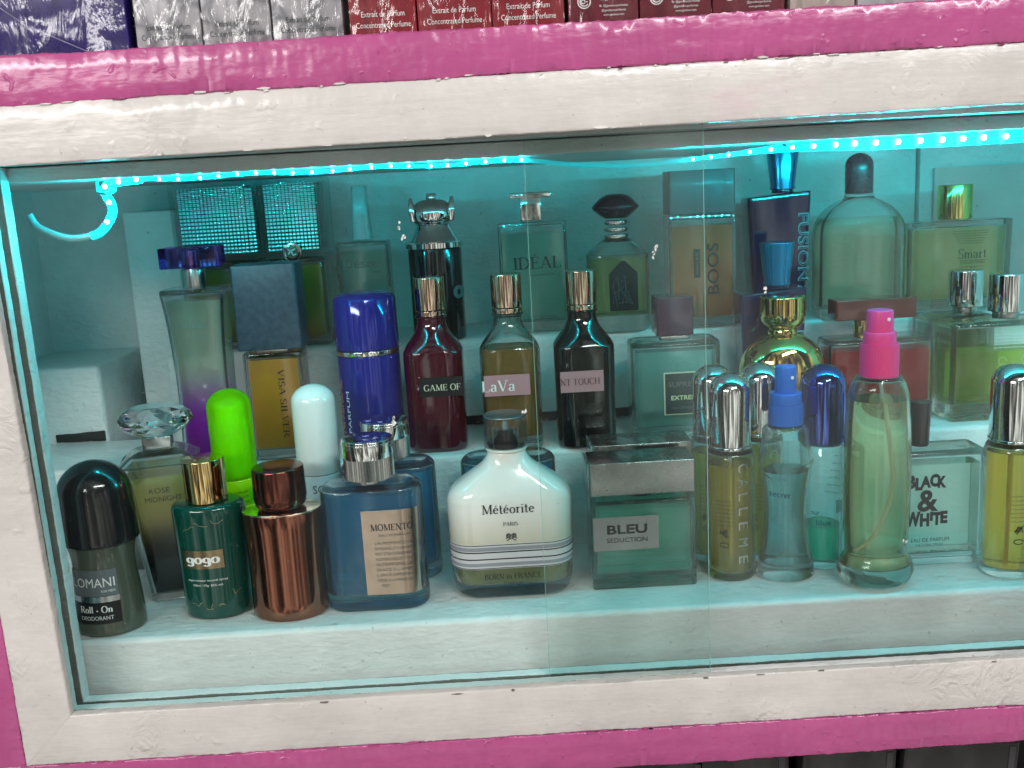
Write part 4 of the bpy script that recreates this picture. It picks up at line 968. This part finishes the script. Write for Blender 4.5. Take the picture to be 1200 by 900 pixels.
b = top('perfume_bottle', 'clear square perfume bottle with dark wine cap and black framed label on the middle step', 'perfume', 13.05, 11, Z2)
vessel(b, rounded(6.7, 3.6, .9, 7.35), .3, .9, .35, 6.6, liquid('smoky_aqua_liquid', (.55, .78, .74), .15), AQUAGLASS, .2, .3)
part(b, 'steel_collar', [S(7.4, 2.3, 2.3, .3), S(7.7, 2.3, 2.3, .3)], SILVER, .04)
part(b, 'cap', [S(7.75, 2.75, 2.6, .2), S(10.6, 2.75, 2.6, .2)], plastic('wine_plastic', (.05, .012, .03), .15, .5), .06)
plate(b, 'cream_frame', -1.05, 2.15, 1.85, 5.1, flat(-1.8, .03), plastic('cream_print', (.55, .5, .36), .4), 4)
plate(b, 'black_label', -.95, 2.05, 1.95, 5.0, flat(-1.8, .06), plastic('label_charcoal', (.035, .04, .042), .4), 4)
lettering(b, [('SUPREME', .55, 4.0, .4, 2.6), ('EAU DE PARFUM', .55, 2.3, .2, 2.0)], flat(-1.8, .1), plastic('grey_print', (.15, .15, .14), .4), 'sans')
lettering(b, [('EXTREME', .55, 3.0, .34, 2.2)], flat(-1.8, .1), plastic('pale_yellow_ink', (.75, .7, .4), .4), 'sans', bold=.02)

def fusion(x, y, z, lab, big=True, fill=None):
    b = top('perfume_bottle', lab, 'perfume', x, y, z, 'tapered purple navy bottles with bright blue caps')
    FB = plastic('purple_navy_glass', (.016, .012, .045), .08, .7)
    secs = [S(0, 4.2, 2.6, .4), S(9.9, 5.2, 2.8, .4), S(10.4, 5.2, 2.8, .4)]
    # the shoulder slopes down to the left
    mb = loft(rnd(secs, .1, .08)); mb.v = [(x_, y_, z_-(.35*(.5-x_/5.2) if z_ > 9 else 0)) for x_, y_, z_ in mb.v]
    mb.build('bottle_body', FB, b, 40)
    part(b, 'neck', [S(10.3, 1.8, 1.8, 'e', .6), S(10.6, 1.8, 1.8, 'e', .6)], FB, .03)
    part(b, 'cap', [S(10.6, 2.1, 2.1, 'e', .6), S(10.9, 2.0, 2.0, 'e', .6), S(13.9, 2.7, 2.7, 'e', .6)], plastic('turquoise_blue_metal', (.0, .22, .42), .12, .6, .7), .05, .08)
    sf = flat(-1.36, .08)
    lettering(b, [('FUSION', 1.5, 5.9, .85, 5.6)], sf, plastic('outline_ink', (.25, .38, .42), .4), 'sans', rot=-90, about=(1.5, 5.9), bold=.03)
    lettering(b, [('FUSION', 1.5, 5.93, .78, 5.55)], lambda u, v: (u, -1.47, v), plastic('navy_fill', (.012, .02, .06), .3), 'sans', name='lettering_fill', rot=-90, about=(1.5, 5.9), bold=-.012)
    lettering(b, [('MAN', 1.3, 2.1, .6, 1.5)], sf, plastic('grey_print_light', (.3, .36, .4), .4), 'sans')
    return b
fusion(21.3, 14.3, Z2, 'tapered purple navy bottle with bright blue cap rising behind the gold bottle')

b = top('perfume_bottle', 'mirror gold round perfume bottle with gold goblet shaped cap on the middle step', 'perfume', 21.35, 10.9, Z2)
GOLDM = metal('mirror_gold', (.72, .56, .20), .04)
secs = smooth([S(0, 3.6, 3.0), S(.4, 4.6, 3.6), S(2, 6.0, 4.4), S(4.2, 6.5, 4.8), S(5.4, 6.2, 4.6), S(6.4, 5.0, 3.9), S(7.0, 3.4, 3.0), S(7.3, 2.3, 2.3)], 4)
part(b, 'bottle_body', secs, GOLDM, .1, .02)
part(b, 'neck_ring', [S(7.3, 2.3), S(7.7, 2.15)], GOLDM, .06)
loft(rnd(smooth([S(7.7, 2.2), S(8.0, 2.9), S(8.5, 3.35), S(9.3, 3.4), S(10.15, 3.35)], 3), .02, .1)).build('cap', GOLDM, b, 40)

b = top('perfume_bottle', 'dark red flat perfume bottle with wide reddish cap behind the pink nozzle', 'perfume', 29.0, 12.5, Z2)
vessel(b, rounded(8.1, 3.4, .5, 6.4), .3, .7, .35, 5.5, liquid('dark_red_liquid', (.55, .02, .02), .5, bodycol=(.5, .012, .01)), glass('smoky_glass', (.9, .88, .88), .3), .15, .3)
part(b, 'neck', [S(6.4, 1.5, 1.5, 'e', -.9), S(7.8, 1.5, 1.5, 'e', -.9)], GOLD, .05)
part(b, 'wide_cap', [S(7.85, 6.2, 2.0, .2, -.3), S(9.4, 6.2, 2.0, .2, -.3)], plastic('translucent_red_brown', (.13, .018, .014), .1, .5), .08)

def greenb(x, y, lab, w_, liq, gmat, capx, s_):
    b = top('perfume_bottle', lab, 'perfume', x, y, Z2, 'green square bottles with chrome caps')
    vessel(b, rounded(w_, 3.5, .4, 7.5), .5, 1.2, .4, 5.2 if s_ else 6.8, liq, gmat, .12, .3)
    part(b, 'steel_collar', [S(7.5, 1.9, 1.9, 'e', capx), S(8.0, 1.9, 1.9, 'e', capx)], SILVER, .04)
    part(b, 'cap', [S(8.05, 2.6, 2.6, 'e', capx), S(10.9, 2.6, 2.6, 'e', capx)], CHROME, .05, .12)
    if s_:
        lettering(b, [('eau de toilette natural spray vaporisateur', .9, 6.5-.25*i, .11, 3.6) for i in range(5)], flat(-1.75, .03), WHITEINK, 'sans', name='small_print')
        strokes(b, 'scroll_print', [arc(-.2, 4.5, .3, .3, 0, 300, 12), arc(1.6, 4.6, .35, .4, 30, 330, 12), [(1.5, 4.2), (2.2, 5.0), (2.4, 4.3)]], flat(-1.75, .03), .04, plastic('pale_green_ink', (.4, .55, .3), .4))
greenb(36.1, 14.9, 'deep green square bottle with chrome cap at the back of the middle step', 5.1, liquid('deep_green_liquid', (.02, .32, .06), .4, bodycol=(.01, .2, .03)), AQUAGLASS, 1.0, False)
greenb(37.6, 11.1, 'light green square bottle with chrome cap at the right end of the middle step', 8.0, liquid('light_green_liquid', (.84, .92, .45), .12, bodycol=(.5, .6, .15)), glass('pale_green_glass', (.85, .95, .80), .3), .8, True)

# ------------------------------------------------------------------ top step
def prism_lid():
    m, nt, p = newmat('prismatic_foil'); L = nt.links.new
    p.inputs['Metallic'].default_value = 1; p.inputs['Base Color'].default_value = (.35, .9, .95, 1); p.inputs['Roughness'].default_value = .2
    tc = nt.nodes.new('ShaderNodeTexCoord'); sp = nt.nodes.new('ShaderNodeSeparateXYZ'); L(tc.outputs['Object'], sp.inputs[0]); prev = None
    for ax in ('X', 'Z'):
        a = nt.nodes.new('ShaderNodeMath'); a.operation = 'MULTIPLY'; a.inputs[1].default_value = 2*math.pi/.0030; L(sp.outputs[ax], a.inputs[0])
        s = nt.nodes.new('ShaderNodeMath'); s.operation = 'SINE'; L(a.outputs[0], s.inputs[0])
        if prev is None: prev = s
        else:
            q = nt.nodes.new('ShaderNodeMath'); q.operation = 'ADD'; L(prev.outputs[0], q.inputs[0]); L(s.outputs[0], q.inputs[1]); prev = q
    bp = nt.nodes.new('ShaderNodeBump'); bp.inputs['Strength'].default_value = 1; bp.inputs['Distance'].default_value = .00013
    L(prev.outputs[0], bp.inputs['Height']); L(bp.outputs[0], p.inputs['Normal'])
    # engraved upright and level grooves between the prisms
    gx = None
    for ax in ('X', 'Z'):
        a = nt.nodes.new('ShaderNodeMath'); a.operation = 'MULTIPLY'; a.inputs[1].default_value = math.pi/.0030; L(sp.outputs[ax], a.inputs[0])
        q = nt.nodes.new('ShaderNodeMath'); q.operation = 'SINE'; L(a.outputs[0], q.inputs[0])
        q2 = nt.nodes.new('ShaderNodeMath'); q2.operation = 'ABSOLUTE'; L(q.outputs[0], q2.inputs[0])
        if gx is None: gx = q2
        else:
            mm = nt.nodes.new('ShaderNodeMath'); mm.operation = 'MINIMUM'; L(gx.outputs[0], mm.inputs[0]); L(q2.outputs[0], mm.inputs[1]); gx = mm
    rg = nt.nodes.new('ShaderNodeMapRange'); rg.inputs['From Min'].default_value = .25; rg.inputs['From Max'].default_value = .55; L(gx.outputs[0], rg.inputs[0])
    mc = nt.nodes.new('ShaderNodeMix'); mc.data_type = 'RGBA'; mc.inputs[6].default_value = (.02, .10, .11, 1); mc.inputs[7].default_value = (.35, 1., 1., 1)
    L(rg.outputs[0], mc.inputs[0]); L(mc.outputs[2], p.inputs['Base Color']); return m
PRISM = prism_lid()
def cube(x, y, w_, lab):
    b = top('perfume_bottle', lab, 'perfume', x, y, Z3, 'green bottles with prismatic lids')
    vessel(b, [S(0, w_, 5.0, .5), S(7.2, w_, 5.0, .5)], .3, .6, .3, 6.6, liquid('moss_green_liquid', (.50, .60, .18), .4, bodycol=(.34, .40, .06)), AQUAGLASS, .1, .1)
    for k in range(14): strokes(b, 'moulded_rib', [[(-w_/2+.3, .8+k*.45), (w_/2-.3, .8+k*.45)]], flat(-2.5, .02), .05, glass('ridge_glass', (.9, 1, 1), .2))
    lid = loft(rnd([S(7.3, w_+.5, 5.3, .3), S(13.6, w_+.5, 5.3, .3)], .08)); loft([S(7.5, w_, 4.8, .2), S(13.3, w_, 4.8, .2)], lid, True)
    lid.build('clear_lid', glass('lid_plastic', (.85, .95, .95), .8), b, 40)
    part(b, 'prismatic_sleeve', [S(7.8, w_-.5, 4.2, .15), S(13.2, w_-.5, 4.2, .15)], PRISM, .05)
    return b
cube(-22.6, 21, 6.0, 'moss green bottle with large glittering prismatic lid at the left of the top step')
cb = cube(-16.3, 21, 4.7, 'moss green bottle with narrower glittering prismatic lid above the slate blue cap')
part(cb, 'side_strip', [S(7.8, .9, .5, .05, -3.4, -1.5), S(13.0, .9, .5, .05, -3.4, -1.5)], PRISM, .03)
o = part(cb, 'round_medallion', [S(0, 1.5), S(.25, 1.5)], CHROME, .06); o.rotation_euler = (R(90), 0, 0); o.location = (.0, -2.75*CM, 7.75*CM)
o = part(cb, 'medallion_centre', [S(0, 1.05), S(.08, 1.05)], plastic('dark_bronze_print', (.18, .09, .07), .3), .02); o.rotation_euler = (R(90), 0, 0); o.location = (.0, -3.0*CM, 7.75*CM)
strokes(cb, 'medallion_bird', [[(-.3, 7.6), (-.05, 7.85), (.3, 8.0)], [(-.05, 7.85), (.1, 7.5), (.35, 7.6)], [(-.3, 7.95), (-.05, 7.85)]], flat(-3.1, .0), .1, WHITEINK)

b = top('perfume_bottle', 'faint clear aqua bottle with slim pale cap standing against the back wall', 'perfume', -10.9, 20.8, Z3)
vessel(b, rounded(4.4, 2.8, .5, 8.2), .25, .7, .3, 7.4, liquid('faint_aqua_liquid', (.60, .86, .80), .1), AQUAGLASS, .1, .25)
part(b, 'cap', [S(8.3, 1.6, 1.4, .3), S(12.7, 1.2, 1.1, .3)], plastic('pale_aqua_cap', (.18, .5, .52), .15, .4), .08)
lettering(b, [('D', -1.15, 6.1, .7, .6), ('ÉSIR', .25, 6.1, .52, 2.0), ('PARIS', 1.1, 5.6, .18, .7)], flat(-1.4, .04), plastic('olive_ink', (.06, .08, .05), .4), 'sans')

b = top('perfume_bottle', 'black cylinder perfume bottle with sculpted mirror silver top behind the dark red bottle', 'perfume', -4.85, 18.6, Z3)
part(b, 'bottle_body', [S(0, 4.35), S(7.4, 4.35)], plastic('ink_black_glass', (.006, .008, .010), .08, .7), .15, .05)
part(b, 'silver_collar', [S(7.4, 4.3), S(7.5, 4.7), S(7.9, 4.7), S(8.0, 4.2)], CHROME, .03)
part(b, 'bell', smooth([S(8.0, 4.2), S(8.3, 3.7), S(8.9, 3.0), S(9.3, 2.7)], 3), CHROME, .03)
part(b, 'crown', smooth([S(9.3, 2.6), S(9.7, 3.3), S(10.6, 3.3), S(11.1, 2.5), S(11.3, 1.6)], 3), CHROME, .05)
for s_ in (-1, 1): part(b, 'crown_horn', [S(9.6, .5, 1.6, .2, s_*1.5), S(10.6, .6, 1.8, .2, s_*1.6), S(11.5, .25, 1.2, .1, s_*1.65)], CHROME, .05)
part(b, 'top_knob', [S(11.3, .9), S(11.8, .8)], CHROME, .1)
strokes(b, 'pale_round_print', [arc(.6*s_, 3.9, .28, .4, 0, 360, 12) for s_ in (3,)], bodysurf([S(0, 4.35), S(7.4, 4.35)], .03), .3, plastic('dim_grey_print', (.12, .16, .16), .5))

b = top('perfume_bottle', 'pale rectangular perfume bottle with flat topped chrome cap and dark serif lettering', 'perfume', 3.15, 20, Z3)
vessel(b, rounded(5.6, 2.8, .3, 9.1), .25, .9, .3, 8.2, liquid('faint_aqua_liquid', (.60, .86, .80), .1), AQUAGLASS, .08, .15)
part(b, 'cap_stem', [S(9.15, 1.75, 1.6, .15), S(11.0, 1.75, 1.6, .15)], CHROME, .05)
part(b, 'cap_plate', [S(11.0, 3.45, 2.2, .15), S(11.45, 3.45, 2.2, .15)], CHROME, .08)
sf = flat(-1.4, .04)
lettering(b, [('IDÉAL', .3, 5.3, .95, 4.0)], sf, INK, thick=.13, thin=.05)
lettering(b, [('ELLE PARFUM', .6, 4.7, .18, 1.9), ('PARIS ROMANE', .5, 1.2, .26, 2.3)], sf, DARKINK, 'sans')

b = top('perfume_bottle', 'rounded clear green bottle with dark lens shaped cap and black arched label', 'perfume', 9.95, 18.4, Z3)
secs = smooth([S(0, 4.6, 3.2, 1.2), S(.5, 5.0, 3.5, 1.3), S(5.6, 5.05, 3.5, 1.3), S(6.2, 4.9, 3.4, 1.3), S(6.9, 3.4, 2.8, 1.2), S(7.4, 2.1, 2.1, 1.0)], 3)
vessel(b, secs, .22, 1.3, .2, 5.9, liquid('sage_liquid', (.72, .76, .50), .12, bodycol=(.5, .52, .3)), AQUAGLASS, .2, .05)
for k in range(3): part(b, 'neck_ring', [S(7.4+k*.55, 2.1-.05*k), S(7.8+k*.55, 2.15-.05*k)], CHROME, .12)
part(b, 'lens_cap', smooth([S(9.05, 1.9, 1.8), S(9.5, 3.1, 2.4), S(9.9, 3.85, 2.8), S(10.2, 3.5, 2.6), S(10.7, 2.4, 2.0), S(10.95, 1.3, 1.2)], 3), plastic('dark_plum_plastic', (.035, .012, .02), .12, .6), .05)
def archs(u, v):
    t = (v-1.7)/4; return (u if t < .75 else .25+(u-.25)*math.sqrt(max(1-((t-.75)/.25)**2, .02)), v)
plate(b, 'arched_label', -.9, 1.4, 1.7, 5.7, flat(-1.75, .04), plastic('label_sooty_black', (.015, .012, .014), .35, bump=.5, bscale=700), 10, shape=archs)
rr = random.Random(9)
strokes(b, 'worn_silver_print', [[(.25+rr.uniform(-.9, .9), 3.2+rr.uniform(-1.2, 1.6)) for _ in range(3)] for _ in range(9)], flat(-1.75, .08), .035, plastic('worn_silver', (.10, .10, .10), .4))['kind'] = 'stuff'

b = top('perfume_bottle', 'orange brown rectangular bottle with teal cap and vertical black lettering', 'perfume', 16.7, 18.4, Z3)
vessel(b, rounded(5.4, 2.9, .2, 9.0), .25, .7, .3, 8.1, liquid('orange_brown_liquid', (.85, .40, .18), .5, bodycol=(.7, .27, .12)), AQUAGLASS, .08, .1)
part(b, 'cap', [S(9.05, 5.35, 2.9, .25), S(12.5, 5.35, 2.9, .25)], plastic('dark_teal_plastic', (.01, .10, .11), .35, .1), .08)
sf = flat(-1.45, .04)
lettering(b, [('BOOS', 1.25, 4.6, .95, 4.2)], sf, INK, 'sans', rot=90, about=(1.25, 4.6))
plate(b, 'small_dark_label', -.75, -.25, 4.0, 6.3, sf, plastic('label_brown_black', (.03, .02, .015), .4), 3)
lettering(b, [('PERFUME', -.5, 5.05, .2, 1.8)], flat(-1.45, .09), plastic('orange_ink', (.35, .16, .08), .4), 'sans', rot=90, about=(-.5, 5.15))

fusion(23.4, 20, Z3, 'tapered purple navy bottle with bright blue cap and outlined letters on the top step')

b = top('perfume_bottle', 'large clear arch shouldered bottle with rounded dark cap on the top step', 'perfume', 29.75, 18.4, Z3)
secs = smooth([S(0, 6.6, 3.2, .8), S(.3, 6.95, 3.4, .8), S(4, 6.95, 3.4, .8), S(7.0, 6.9, 3.4, .8), S(8.0, 6.3, 3.2, .8), S(8.8, 5.0, 2.9, .8), S(9.3, 3.4, 2.6, .8), S(9.6, 2.3, 2.2, .8), S(9.9, 2.2, 2.2, .8)], 3)
vessel(b, secs, .28, .9, .2, 8.0, liquid('pale_sage_liquid', (1., .95, .86), .12, bodycol=(.6, .62, .42)), AQUAGLASS, .2, .05)
loft(rnd(dome(9.95, 13.15, 2.2, hz=1.0, n=8, flat=.15), .04, 0)).build('cap', plastic('dark_slate_plastic', (.012, .035, .05), .25, .3), b, 40)

b = top('perfume_bottle', 'wide flat pale yellow bottle with green gold cap against the pinkish panel', 'perfume', 38.35, 20, Z3)
vessel(b, [S(0, 8.5, 2.6, .3), S(7.3, 8.7, 2.7, .3)], .45, .8, .5, 6.7, liquid('pale_straw_liquid', (1., .90, .66), .18, bodycol=(.8, .68, .42)), AQUAGLASS, .1, .15)
part(b, 'cap', [S(7.4, 2.75), S(10.2, 2.75)], metal('green_gold_metal', (.62, .66, .22), .12), .06)
sf = flat(-1.35, .04)
lettering(b, [('Smart', 1.0, 4.2, .75, 2.4)], sf, DARKINK, thick=.1, thin=.04)
lettering(b, [('Eau de Parfum natural spray', .8, 6.4-.2*i, .1, 3.0-.2*i) for i in range(6)]+[('COLLECTION', 1.0, 3.75, .2, 2.0), ('340', 1.0, 3.0, .3, .5), ('EAU DE', .0, 2.3, .2, 1.1), ('100ml', -.2, 1.8, .3, 1.3)], sf, DARKINK, 'sans')
strokes(b, 'ruled_lines', [[(-.1, 4.02), (2.1, 4.02)], [(0, 3.5), (2, 3.5)], [(.7, 2.9), (1.3, 2.9), (1.3, 3.4), (.7, 3.4), (.7, 2.9)]], sf, .03, DARKINK)
